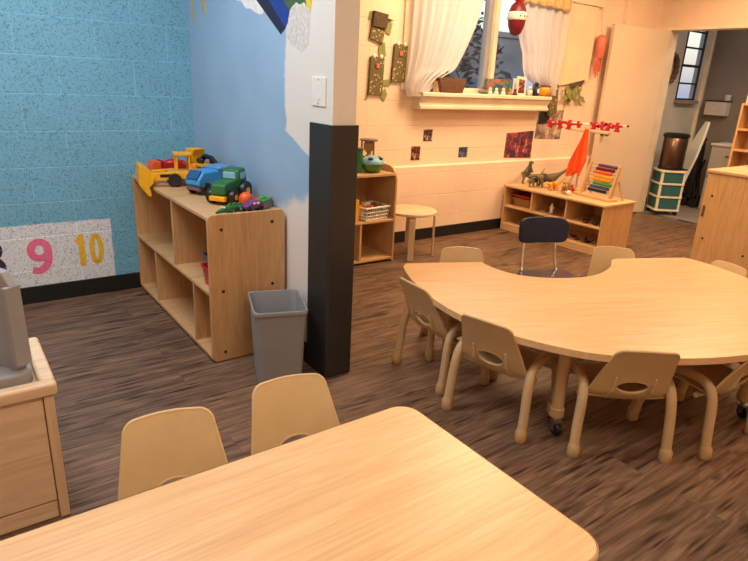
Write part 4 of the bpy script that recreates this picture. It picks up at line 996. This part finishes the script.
# paper frogs
def frog(x, z, tilt, mat, label, drop=False):
    t = thing('paper_frog', label, 'craft', (x, YC - .002, z), 0, 'paper frogs on the cream wall')
    t.rotation_euler = (0, tilt, 0)
    w, h = .068, .14
    bd = obj('body', G().prism([(-w, -h), (w, -h), (w * .98, h), (w * .5, h + .018), (0, h + .004), (-w * .5, h + .018), (-w * .98, h)], XZ, (-.022, 0)).bm, M[mat], t, smooth=0, bevel=.004)
    obj('leg', G().prism([(w * .8, -h * .2), (w * 1.9, -h * .1), (w * 2.0, -h * .45), (w * 1.6, -h * .5), (w * .9, -h * .45)], XZ, (-.006, -.003)).bm, M['leaf'], t, smooth=0)
    obj('leg', G().prism([(w * .7, -h), (w * 1.5, -h * .6), (w * 1.9, -h * .95), (w * 1.5, -h * 1.35), (w * 1.1, -h * 1.2)], XZ, (-.006, -.003)).bm, M['leaf'], t, smooth=0)
    obj('leg', G().prism([(-w, -h * .7), (-w * 1.15, -h * 1.1), (-w * 1.25, -h * 1.35), (-w * .9, -h * 1.2), (-w * .8, -h)], XZ, (-.006, -.003)).bm, M['leaf'], t, smooth=0)
    for q in (-1, 1): obj('eye', G().ell((q * w * .5, -.02, h + .008), (.017, .008, .017), 12).bm, M['paperwhite'], t)
    obj('tongue', G().bb(-.016, .016, -.03, -.022, h * .42, h * .68).bm, M['salmon'], t, smooth=0, bevel=.003)
    return t
frog(2.905, 1.395, .03, 'frog', 'spotted green paper frog lowest left beside the curtain')
frog(3.13, 1.500, .06, 'frog', 'spotted green paper frog close to the curtain edge')
f3 = thing('paper_frog', 'folded brown paper frog highest on the wall, tilted', 'craft', (2.912, YC - .002, 1.76), 0, 'paper frogs on the cream wall')
f3.rotation_euler = (0, .12, 0)
obj('body', G().bb(-.07, .065, -.03, 0, -.01, .10).bm, M['frog_dark'], f3, smooth=0, bevel=.004)
obj('flap', G().prism([(-.075, -.10), (.055, -.12), (.06, -.01), (-.07, -.01)], XZ, (-.018, -.004)).bm, M['frog'], f3, smooth=0, bevel=.003)
obj('beak', G().prism([(.06, .075), (.13, .07), (.06, .045)], XZ, (-.02, -.008)).bm, M['darkgreen'], f3, smooth=0)
for lp in ([(.06, .03), (.13, .05), (.12, -.04), (.07, -.03)], [(.03, -.12), (.08, -.10), (.11, -.20), (.06, -.22), (.03, -.18)], [(-.095, .09), (-.065, .10), (-.065, .04), (-.10, .03)]): obj('leg', G().prism(lp, XZ, (-.006, -.003)).bm, M['leaf'], f3, smooth=0)
# leafy paper craft under the yellow board
pl = thing('paper_plant', 'olive paper leaf craft drooping below the yellowed board', 'craft', (5.40, 4.018, 1.36))
rnd = random.Random(5); g = G()
for i in range(16):
    a = rnd.uniform(-2.6, -.4); r_ = rnd.uniform(.08, .20); cx, cz = rnd.uniform(-.16, .12), rnd.uniform(-.06, .06)
    p = [(cx, cz), (cx + r_ * .5 * math.cos(a + .35), cz + r_ * .5 * math.sin(a + .35)), (cx + r_ * math.cos(a), cz + r_ * math.sin(a)), (cx + r_ * .5 * math.cos(a - .35), cz + r_ * .5 * math.sin(a - .35))]
    yy = -.004 - .002 * i; g.prism(p, XZ, (yy - .0015, yy))
obj('leaves', g.bm, M['leaf'], pl, smooth=0)
obj('stem', G().prism([(-.10, .06), (.16, .11), (.12, .04), (0, .02)], XZ, (-.005, 0)).bm, M['bronze'], pl, smooth=0)
pt = thing('paper_strip', 'mottled grey-green paper strip hanging beside the sill end', 'craft', (5.10, 4.02, 1.29))
obj('strip', G().prism([(-.045, .12), (.0, .14), (.05, .11), (.07, -.16), (-.05, -.19), (-.07, -.05)], XZ, (-.012, .028)).bm, M['frog'], pt, smooth=0, bevel=.003)
# orange paper creature on a string
oc = thing('paper_octopus', 'orange paper creature with dangling legs hanging on a string right of the window', 'craft', (5.70, 3.99, 1.815))
obj('string', G().tube([(0, .055, .40), (0, .01, .10)], .0018, 6).bm, M['brown'], oc)
obj('nail', G().cyl((0, .05, .40), .006, .03, 8, 'y').bm, M['dark'], oc)
obj('head', G().lathe([(.01, .10), (.034, .09), (.052, .05), (.050, -.06), (.040, -.12), (.038, -.13)], (0, 0, 0), 18).bm, M['salmon'], oc, smooth=50)
for i, (dx, l_) in enumerate(((-.04, .16), (-.015, .2), (.012, .18), (.038, .14))):
    obj('tentacle', G().tube([(dx, -.01 * (i % 2), -.12), (dx * 1.3, 0, -.12 - l_ * .5), (dx * 1.1 + .01, .0, -.12 - l_)], [.01, .012, .006], 8).bm, M['salmon'], oc)
# red knitted ornament in the window
orn = thing('hanging_ornament', 'dark red ornament with a white face band hanging in front of the glass', 'ornament', (4.335, 3.93, 1.945))
obj('body', G().lathe([(.004, -.15), (.045, -.13), (.070, -.07), (.081, .0), (.078, .05), (.060, .10), (.028, .13), (.02, .14)], (0, 0, 0), 24).bm, M['darkred'], orn, smooth=60)
obj('face_band', G().lathe([(.080, -.020), (.0855, -.015), (.0845, .040), (.077, .048)], (0, 0, 0), 24).bm, M['paperwhite'], orn, smooth=60)
for ex_, ey_ in ((-.040, -.076), (.0, -.086), (.040, -.076)): obj('eye', G().ell((ex_, ey_, .012), (.007, .005, .008), 8).bm, M['dark'], orn)
obj('bow', G().ell((-.035, 0, .155), (.04, .018, .022), 12).ell((.035, 0, .155), (.04, .018, .022), 12).bm, M['red'], orn)
obj('hanging_cord', G().tube([(0, 0, .14), (0, .02, .375)], .003, 6).bm, M['darkred'], orn)

# ------------------------------------------------------------------ things on the window sill (top 1.292)
ZS = 1.2925
bk2 = thing('woven_basket', 'brown woven basket at the left of the window sill', 'basket', (3.63, 3.975, ZS))
g = G()
rr_ = []
for s_, z in ((.78, 0), (.80, .002), (1.0, .105), (1.03, .11), (1.03, .118), (.97, .118), (.77, .008)):
    rr_.append([g.bm.verts.new((x * s_, y * (.85 + .15 * s_), z)) for x, y in rrect(-.165, .165, -.055, .055, .02, 4)])
for a, b in zip(rr_, rr_[1:]):
    for i in range(len(a)): g.bm.faces.new((a[i], a[(i + 1) % len(a)], b[(i + 1) % len(b)], b[i]))
g.bm.faces.new(rr_[0][::-1]); g.bm.faces.new(rr_[-1])
obj('basket_body', g.bm, M['basket'], bk2, smooth=40)
tag(obj('cloth_bundle', G().ell((0, 0, 0), (.12, .035, .05), 14).prism([(-.05, .02), (.0, .09), (.04, .02)], XZ, (-.015, .015)).bm, M['dark'], loc=(3.60, 3.98, ZS + .092)), 'dark cloth poking out of the brown woven basket', 'cloth')
pf = thing('framed_print', 'tiny gilt picture frame leaning in front of the brown basket', 'frame', (3.475, 3.938, ZS))
obj('frame', G().bb(-.05, .05, -.002, .007, 0, .012).bb(-.05, .05, -.002, .007, .078, .09).bb(-.05, -.038, -.002, .007, .012, .078).bb(.038, .05, -.002, .007, .012, .078).bm, M['tanbrown'], pf, smooth=0, bevel=.001)
obj('print', G().bb(-.038, .038, .001, .004, .012, .078).bm, M['photo_e'], pf, smooth=0)
tag(obj('pebble', G().ell((0, 0, .02), (.065, .035, .02), 14).bm, M['greygreen'], loc=(4.05, 3.97, ZS)), 'flat grey pebble on the sill under the mullion', 'stone')
bx = thing('game_box', 'colourful flat game box standing on the sill against the glass', 'box', (4.27, 4.02, ZS))
obj('box_body', G().bb(-.15, .15, -.02, .02, 0, .135).bm, M['box_print'], bx, smooth=0, bevel=.003)
obj('title_strip', G().bb(-.05, .06, -.0215, -.0201, .055, .085).bm, M['deepblue'], bx, smooth=0)
for i, (x, cm) in enumerate(((4.11, 'paperwhite'), (4.19, 'cream'), (4.28, 'paperwhite'), (4.37, 'tanbrown'), (4.44, 'darkred'))):
    o = obj('figurine', G().lathe([(.022, 0), (.024, .008), (.016, .028), (.008, .036)], (0, 0, 0), 12).ell((0, 0, .044), (.015, .015, .015), 10).bm, M[cm], smooth=50, loc=(x, 3.945, ZS))
    tag(o, 'tiny figurine in the row before the game box', 'figurine', 'figurines on the window sill')
cd = thing('greeting_card', 'upright pale card with a pink picture on the sill', 'card', (4.545, 3.97, ZS))
obj('card', G().prism([(-.062, 0), (.065, 0), (.055, .165), (-.07, .17)], XZ, (-.003, .003)).prism([(-.062, 0), (.065, 0), (.06, .15), (-.065, .15)], XZ, (.045, .05)).bm, M['paperwhite'], cd, smooth=0)
obj('picture', G().prism([(-.04, .02), (.045, .02), (.04, .14), (-.045, .145)], XZ, (-.0045, -.0031)).bm, M['photo_a'], cd, smooth=0)
tag(obj('duck_figure', G().ell((0, 0, .03), (.03, .022, .03), 12).ell((-.01, -.005, .07), (.018, .018, .018), 10).prism([(-.03, .068), (-.045, .064), (-.03, .06)], XZ, (-.012, .002)).bm, M['cream'], loc=(4.66, 3.955, ZS)), 'small cream bird figurine right of the upright card', 'figurine')
pg = thing('penguin_figure', 'small dark blue penguin figurine beside the orange pot', 'figurine', (4.745, 3.955, ZS))
obj('body', G().lathe([(.024, 0), (.034, .02), (.03, .06), (.016, .085), (.012, .09)], (0, 0, 0), 16).bm, M['navy'], pg, smooth=60)
obj('head', G().ell((0, 0, .105), (.021, .021, .02), 12).bm, M['black'], pg)
obj('belly', G().ell((0, -.022, .04), (.018, .014, .028), 12).bm, M['white'], pg)
pp = thing('pumpkin_pot', 'orange pot with a brown rim at the right end of the sill', 'pot', (4.875, 3.965, ZS))
obj('pot_body', G().lathe([(.03, 0), (.055, .012), (.066, .045), (.058, .08), (.05, .088)], (0, 0, 0), 20).bm, plain('orange_glaze', (244, 158, 40), .3), pp, smooth=60)
obj('rim', G().lathe([(.05, .083), (.06, .087), (.06, .098), (.04, .104), (.01, .105)], (0, 0, 0), 20).bm, M['brown'], pp, smooth=40)

# ------------------------------------------------------------------ right-hand cabinet and what is on it
cb = thing('tall_cabinet', 'tall maple cabinet cut by the right edge of the photo', 'cabinet', (4.55, .90, 0))
CL, CD, CH = 1.205, .60, .868
obj('side_panel', G().bb(0, .02, 0, CL, .003, CH - .026).bm, M['maple_z'], cb, smooth=0, bevel=.003)
obj('side_panel', G().bb(CD - .02, CD, 0, CL, .003, CH - .026).bm, M['maple_z'], cb, smooth=0, bevel=.003)
obj('end_panel', G().bb(.02, CD - .02, CL - .02, CL, .003, CH - .026).bm, M['maple_z'], cb, smooth=0, bevel=.003)
obj('end_panel', G().bb(.02, CD - .02, 0, .02, .003, CH - .026).bm, M['maple_z'], cb, smooth=0, bevel=.003)
obj('top_board', G().bb(-.012, CD + .012, -.012, CL + .012, CH - .026, CH).bm, M['maple_y'], cb, smooth=0, bevel=.008, seg=3)
for bp in [(-.001, CL - .06, .68), (-.001, CL - .06, .36), (-.001, CL - .36, .30)]: obj('bolt', shelf_bolts(G(), [bp], 'x').bm, M['dark'], cb)
obj('hinge_plate', G().bb(-.003, .0, CL - .03, CL - .012, .52, .60).bm, M['brown'], cb, smooth=0)
sp = thing('toy_camera', 'small round black and white gadget on the tall cabinet top', 'toy', (5.07, 2.045, CH), math.radians(35))
obj('barrel', G().cyl((0, 0, .036), .034, .06, 24, 'x').bm, M['black'], sp, bevel=.004)
obj('face_ring', G().lathe([(.018, -.034), (.029, -.034), (.029, -.030), (.018, -.030)], (0, 0, .036), 24, 'x').bm, M['white'], sp, smooth=40)
obj('lens', G().cyl((-.032, 0, .036), .010, .006, 16, 'x').bm, M['steel'], sp)
# cubby on the wall beside the door frame
wc = thing('wall_cubby', 'small wooden cubby beside the door frame with a pink ball inside', 'shelf', (6.60, 2.67, .0))
g = G().bb(-.11, .13, -.15, .17, 0, .06).bb(-.11, .13, .15, .17, .06, 1.32).bb(-.11, .13, -.15, -.13, .06, 1.32).bb(-.11, .13, -.13, .15, 1.06, 1.08).bb(-.11, .13, -.13, .15, 1.30, 1.32).bb(-.11, .13, -.13, .15, .86, .88).bb(.11, .13, -.13, .15, .06, 1.30)
obj('cubby_box', g.bm, M['maple_z'], wc, smooth=0, bevel=.002)
tag(obj('play_ball', G().ell((0, 0, .05), (.05, .05, .05), 16).bm, M['salmon'], loc=(6.57, 2.73, 1.0805)), 'salmon ball inside the wooden cubby by the door frame', 'ball')

# ------------------------------------------------------------------ left cabinet with grey tub
lc = thing('sand_table', 'low maple cabinet at the left edge with a raised rim around its top', 'cabinet', (-1.0, 1.805, 0))
LW, LD, LH = 1.168, .36, .44
obj('front_panel', G().bb(0, LW - .03, .0, .02, .07, LH).bm, M['pale_x'], lc, smooth=0, bevel=.003)
obj('side_panel', G().bb(LW - .028, LW, -.004, LD, .003, LH).bm, M['pale_z'], lc, smooth=0, bevel=.003)
obj('side_panel', G().bb(0, .02, .02, LD, .003, LH).bm, M['pale_z'], lc, smooth=0, bevel=.003)
obj('back_panel', G().bb(.02, LW - .028, LD - .02, LD, .003, LH).bm, M['pale_z'], lc, smooth=0)
obj('kick_rail', G().bb(0, LW - .03, .004, .02, .004, .064).bm, M['pale_x'], lc, smooth=0, bevel=.003)
obj('top_board', G().bb(.0, LW, .0, LD, LH, LH + .012).bm, M['pale_x'], lc, smooth=0)
g = G().bb(-.01, LW + .012, -.014, .03, LH - .004, LH + .04).bb(-.01, LW + .012, LD - .03, LD + .012, LH - .004, LH + .04).bb(LW - .032, LW + .012, .03, LD - .03, LH - .004, LH + .04).bb(-.01, .03, .03, LD - .03, LH - .004, LH + .04)
obj('rim', g.bm, M['pale_x'], lc, smooth=0, bevel=.012, seg=3)
gt = thing('plastic_tub', 'grey plastic tub with its lid standing open on the left cabinet', 'tub', (-.075, 1.975, LH + .0125))
obj('tub_base', G().prism(rrect(-.25, .205, -.125, .15, .055, 6), XY, (0, .05)).bm, M['grey_toy'], gt, smooth=0, bevel=.01, seg=3)
lidd = obj('lid', G().prism([(-.13, .045), (.15, .045), (.175, .07), (.170, .315), (.143, .355), (-.13, .385)], lambda a, b, d: (.10 + a * .52 + d * .85, .03 - a * .78 + d * .52 + (b - .05) * .0, b), (-.014, .014)).bm, M['grey_toy'], gt, smooth=0, bevel=.006)
obj('lid_lip', G().prism([(.158, .07), (.177, .07), (.172, .315), (.153, .315)], lambda a, b, d: (.10 + a * .52 + d * .85, .03 - a * .78 + d * .52, b), (-.03, .02)).bm, M['grey_toy'], lidd, smooth=0, bevel=.005)
# black object at the lower right corner
bb_ = thing('black_crate', 'black plastic crate just showing at the lower right corner', 'crate', (2.115, .372, 0), math.radians(-28))
obj('crate_body', G().prism(rrect(-.17, .17, -.13, .13, .03), XY, (0, .05)).bm, M['black'], bb_, smooth=0, bevel=.004)
obj('crate_rim', G().prism(rrect(-.175, .175, -.135, .135, .03), XY, (.0505, .062)).bm, M['dark'], bb_, smooth=0, bevel=.003)

# ------------------------------------------------------------------ hall things
ct = thing('drawer_cart', 'teal drawer cart with cream frame just inside the hall', 'cart', (7.02, 3.70, -.002), math.radians(-38))
g = G()
for x, y in ((-.125, -.125), (.125, -.125), (.125, .125), (-.125, .125)): g.bb(x - .014, x + .014, y - .014, y + .014, .05, .52)
for z in (.05, .205, .36, .505): g.prism(rrect(-.15, .15, -.15, .15, .03, 5), XY, (z, z + .022))
obj('cart_frame', g.bm, M['cream'], ct, smooth=0, bevel=.004)
for z in (.075, .23, .385):
    obj('drawer', G().bb(-.138, .138, -.138, .138, z, z + (.125 if z < .38 else .115)).bm, M['teal'], ct, smooth=0, bevel=.006)
for x in (-.11, .11):
    for y in (-.11, .11): obj('caster', G().cyl((x, y, .024), .024, .02, 14, 'y').cyl((x, y, .045), .012, .02, 10).bm, M['dark'], ct, smooth=40)
cn = thing('step_can', 'bronze metal can with black lid on the teal cart', 'can', (7.04, 3.71, .5255))
obj('can_body', G().lathe([(0.128, .02), (0.133, .03), (0.133, .375), (0.128, .38)], (0, 0, 0), 32).bm, M['bronze_metal'], cn, smooth=50)
obj('can_base', G().lathe([(0.135, 0), (0.140, .004), (0.140, .028), (0.128, .03)], (0, 0, 0), 32).bm, M['black'], cn, smooth=50)
obj('lid', G().lathe([(0.140, .372), (0.144, .378), (0.144, .402), (0.123, .418), (0.028, .424)], (0, 0, 0), 32).bm, M['black'], cn, smooth=50)
obj('pedal', G().bb(.02, .08, -.17, -.10, .004, .02).bm, M['black'], cn, smooth=0, bevel=.003)
ib = thing('ironing_board', 'white ironing board leaning on the hall wall', 'ironing board', (7.38, 3.86, 0))
ax = Vector((.27, -.19, 1.12)); wd = Vector((.55, .83, 0)).normalized(); nn = ax.normalized().cross(wd)
bo = [(0, -.14), (0, .14), (.6, .13), (.85, .08), (.99, .035), (.99, -.035), (.85, -.08), (.6, -.13)]
axn = ax.normalized()
obj('padded_top', G().prism(bo, lambda a, b, d: tuple(axn * (a * 1.1 + .03) + wd * b + nn * d + Vector((0, 0, .0))), (-.015, .015)).bm, M['white'], ib, smooth=0, bevel=.006)
obj('folded_legs', G().tube([tuple(axn * .1 + wd * .06 - nn * .03), tuple(axn * .95 + wd * .05 - nn * .03)], .011, 8).tube([tuple(axn * .1 - wd * .06 - nn * .03), tuple(axn * .95 - wd * .05 - nn * .03)], .011, 8).bm, M['steel'], ib)
bg = thing('folded_stroller', 'black folded stroller standing by the hall wall', 'stroller', (7.86, 3.78, 0))
g = G()
for dx in (-.05, .05):
    g.tube(smooth_open([(dx, -.05, .05), (dx + .02, .0, .4), (dx, .04, .75), (dx + .01, .0, .86)], 4), .016, 8)
    g.tube([(dx, .08, .05), (dx, -.04, .6)], .014, 8)
obj('frame', g.bm, M['black'], bg)
obj('cloth_seat', G().prism([(-.06, .1), (.06, .1), (.08, .5), (.05, .82), (-.04, .80), (-.08, .4)], lambda a, b, d: (a, d + .02, b), (-.03, .05)).bm, M['dark'], bg, smooth=0, bevel=.015)
for y in (-.05, .08):
    for x in (-.06, .06): obj('wheel', wheel(G(), (x, y, .055), .055, .025).bm, M['dark'], bg)
fc = thing('file_cabinet', 'white two-drawer cabinet at the far end of the hall', 'cabinet', (7.94, 3.38, 0))
obj('body', G().bb(-.17, .2, -.25, .25, .002, .80).bm, M['hall_wall'], fc, smooth=0, bevel=.005)
for z in (.06, .42): 
    dd = obj('drawer', G().bb(-.185, -.17, -.235, .235, z, z + .34).bm, M['hall_wall'], fc, smooth=0, bevel=.004)
    obj('handle', G().bb(-.20, -.185, -.06, .06, z + .26, z + .275).bm, M['steel'], dd, smooth=0, bevel=.003)
obj('top', G().bb(-.19, .2, -.26, .26, .80, .825).bm, M['white'], fc, smooth=0, bevel=.004)
dp = thing('towel_dispenser', 'ivory paper towel dispenser on the hall end wall', 'dispenser', (XH + .003, 3.82, 1.14))
obj('case', G().bb(-.13, 0, -.13, .13, 0, .17).bm, M['dispenser'], dp, smooth=0, bevel=.012, seg=3)
obj('lid', G().bb(-.136, 0, -.136, .136, .171, .185).bm, M['dark'], dp, smooth=0, bevel=.003)
obj('cup_stack', G().cyl((-.06, -.1, .22), .035, .07).bm, M['dispenser'], dp, bevel=.003)
wr_ = tag(obj('wreath', G().tube([(.13 * math.cos(2 * PI * i / 28), -.03, .15 * math.sin(2 * PI * i / 28)) for i in range(29)], [.028 + .008 * (i % 2) for i in range(29)], 8, cap=False).bm, M['bronze'], loc=(7.17, YC - .004, 1.66), smooth=0), 'dark brown twig wreath on the hall wall left of its window', 'wreath')

# ------------------------------------------------------------------ lights
def area(name, loc, size, sy, power, col, rot=(0, 0, 0)):
    L = bpy.data.lights.new(name, 'AREA'); L.shape = 'RECTANGLE'; L.size = size; L.size_y = sy; L.energy = power; L.color = col
    o = bpy.data.objects.new(name, L); COL.objects.link(o); o.location = loc; o.rotation_euler = rot; return o
WARM = (1.0, .69, .39); NEUT = (.92, .96, 1.0); MID = (1.0, .87, .70)
area('ceiling_lamp_or_fill', (3.6, 3.05, 2.70), 1.2, .6, 64, WARM)
area('ceiling_lamp_or_fill', (5.5, 2.3, 2.70), 1.2, .6, 62, WARM)
area('ceiling_lamp_or_fill', (3.2, .2, 2.70), 1.2, .6, 30, WARM)
area('ceiling_lamp_or_fill', (.1, 2.5, 2.70), 1.2, .6, 43, NEUT)
area('ceiling_lamp_or_fill', (.6, .1, 2.70), 1.2, .6, 31, MID)
area('ceiling_lamp_or_fill', (7.5, 2.2, 2.70), .6, .6, 16, (1, .92, .82))  # added fill to brighten the hall, no real lamp known there
W = bpy.data.worlds.new('daylight'); SC.world = W; W.use_nodes = True
nt = W.node_tree; bgn = nt.nodes['Background']
sky = nt.nodes.new('ShaderNodeTexSky'); sky.sky_type = 'NISHITA'; sky.sun_disc = False; sky.sun_elevation = math.radians(9); sky.sun_rotation = math.radians(200); sky.air_density = 1.5; sky.dust_density = 2.0
mixn = nt.nodes.new('ShaderNodeMix'); mixn.data_type = 'RGBA'; mixn.inputs['Factor'].default_value = .75
nt.links.new(sky.outputs[0], mixn.inputs[6]); mixn.inputs[7].default_value = (.50, .58, .86, 1)
nt.links.new(mixn.outputs[2], bgn.inputs['Color']); bgn.inputs['Strength'].default_value = 1.0

# ------------------------------------------------------------------ camera
yaw, pitch, roll, f = 0.63671485, 0.32657785, 0.04974606, 592.86
cy, sy, cp, sp_ = math.cos(yaw), math.sin(yaw), math.cos(pitch), math.sin(pitch)
fw = Vector((sy * cp, cy * cp, -sp_)); ri = Vector((cy, -sy, 0)); up = ri.cross(fw)
r2 = ri * math.cos(roll) + up * math.sin(roll); u2 = up * math.cos(roll) - ri * math.sin(roll)
cam = bpy.data.cameras.new('camera'); co = bpy.data.objects.new('camera', cam); COL.objects.link(co)
cam.sensor_fit = 'HORIZONTAL'; cam.sensor_width = 36; cam.lens = f / 748 * 36; cam.clip_start = .05
co.matrix_world = Matrix(((r2.x, u2.x, -fw.x, 0), (r2.y, u2.y, -fw.y, 0), (r2.z, u2.z, -fw.z, 1.37), (0, 0, 0, 1)))
SC.camera = co
SC.view_settings.view_transform = 'Standard'; SC.view_settings.look = 'None'
SC.view_settings.exposure = 0.06; SC.view_settings.gamma = 1; SC.view_settings.use_curve_mapping = False
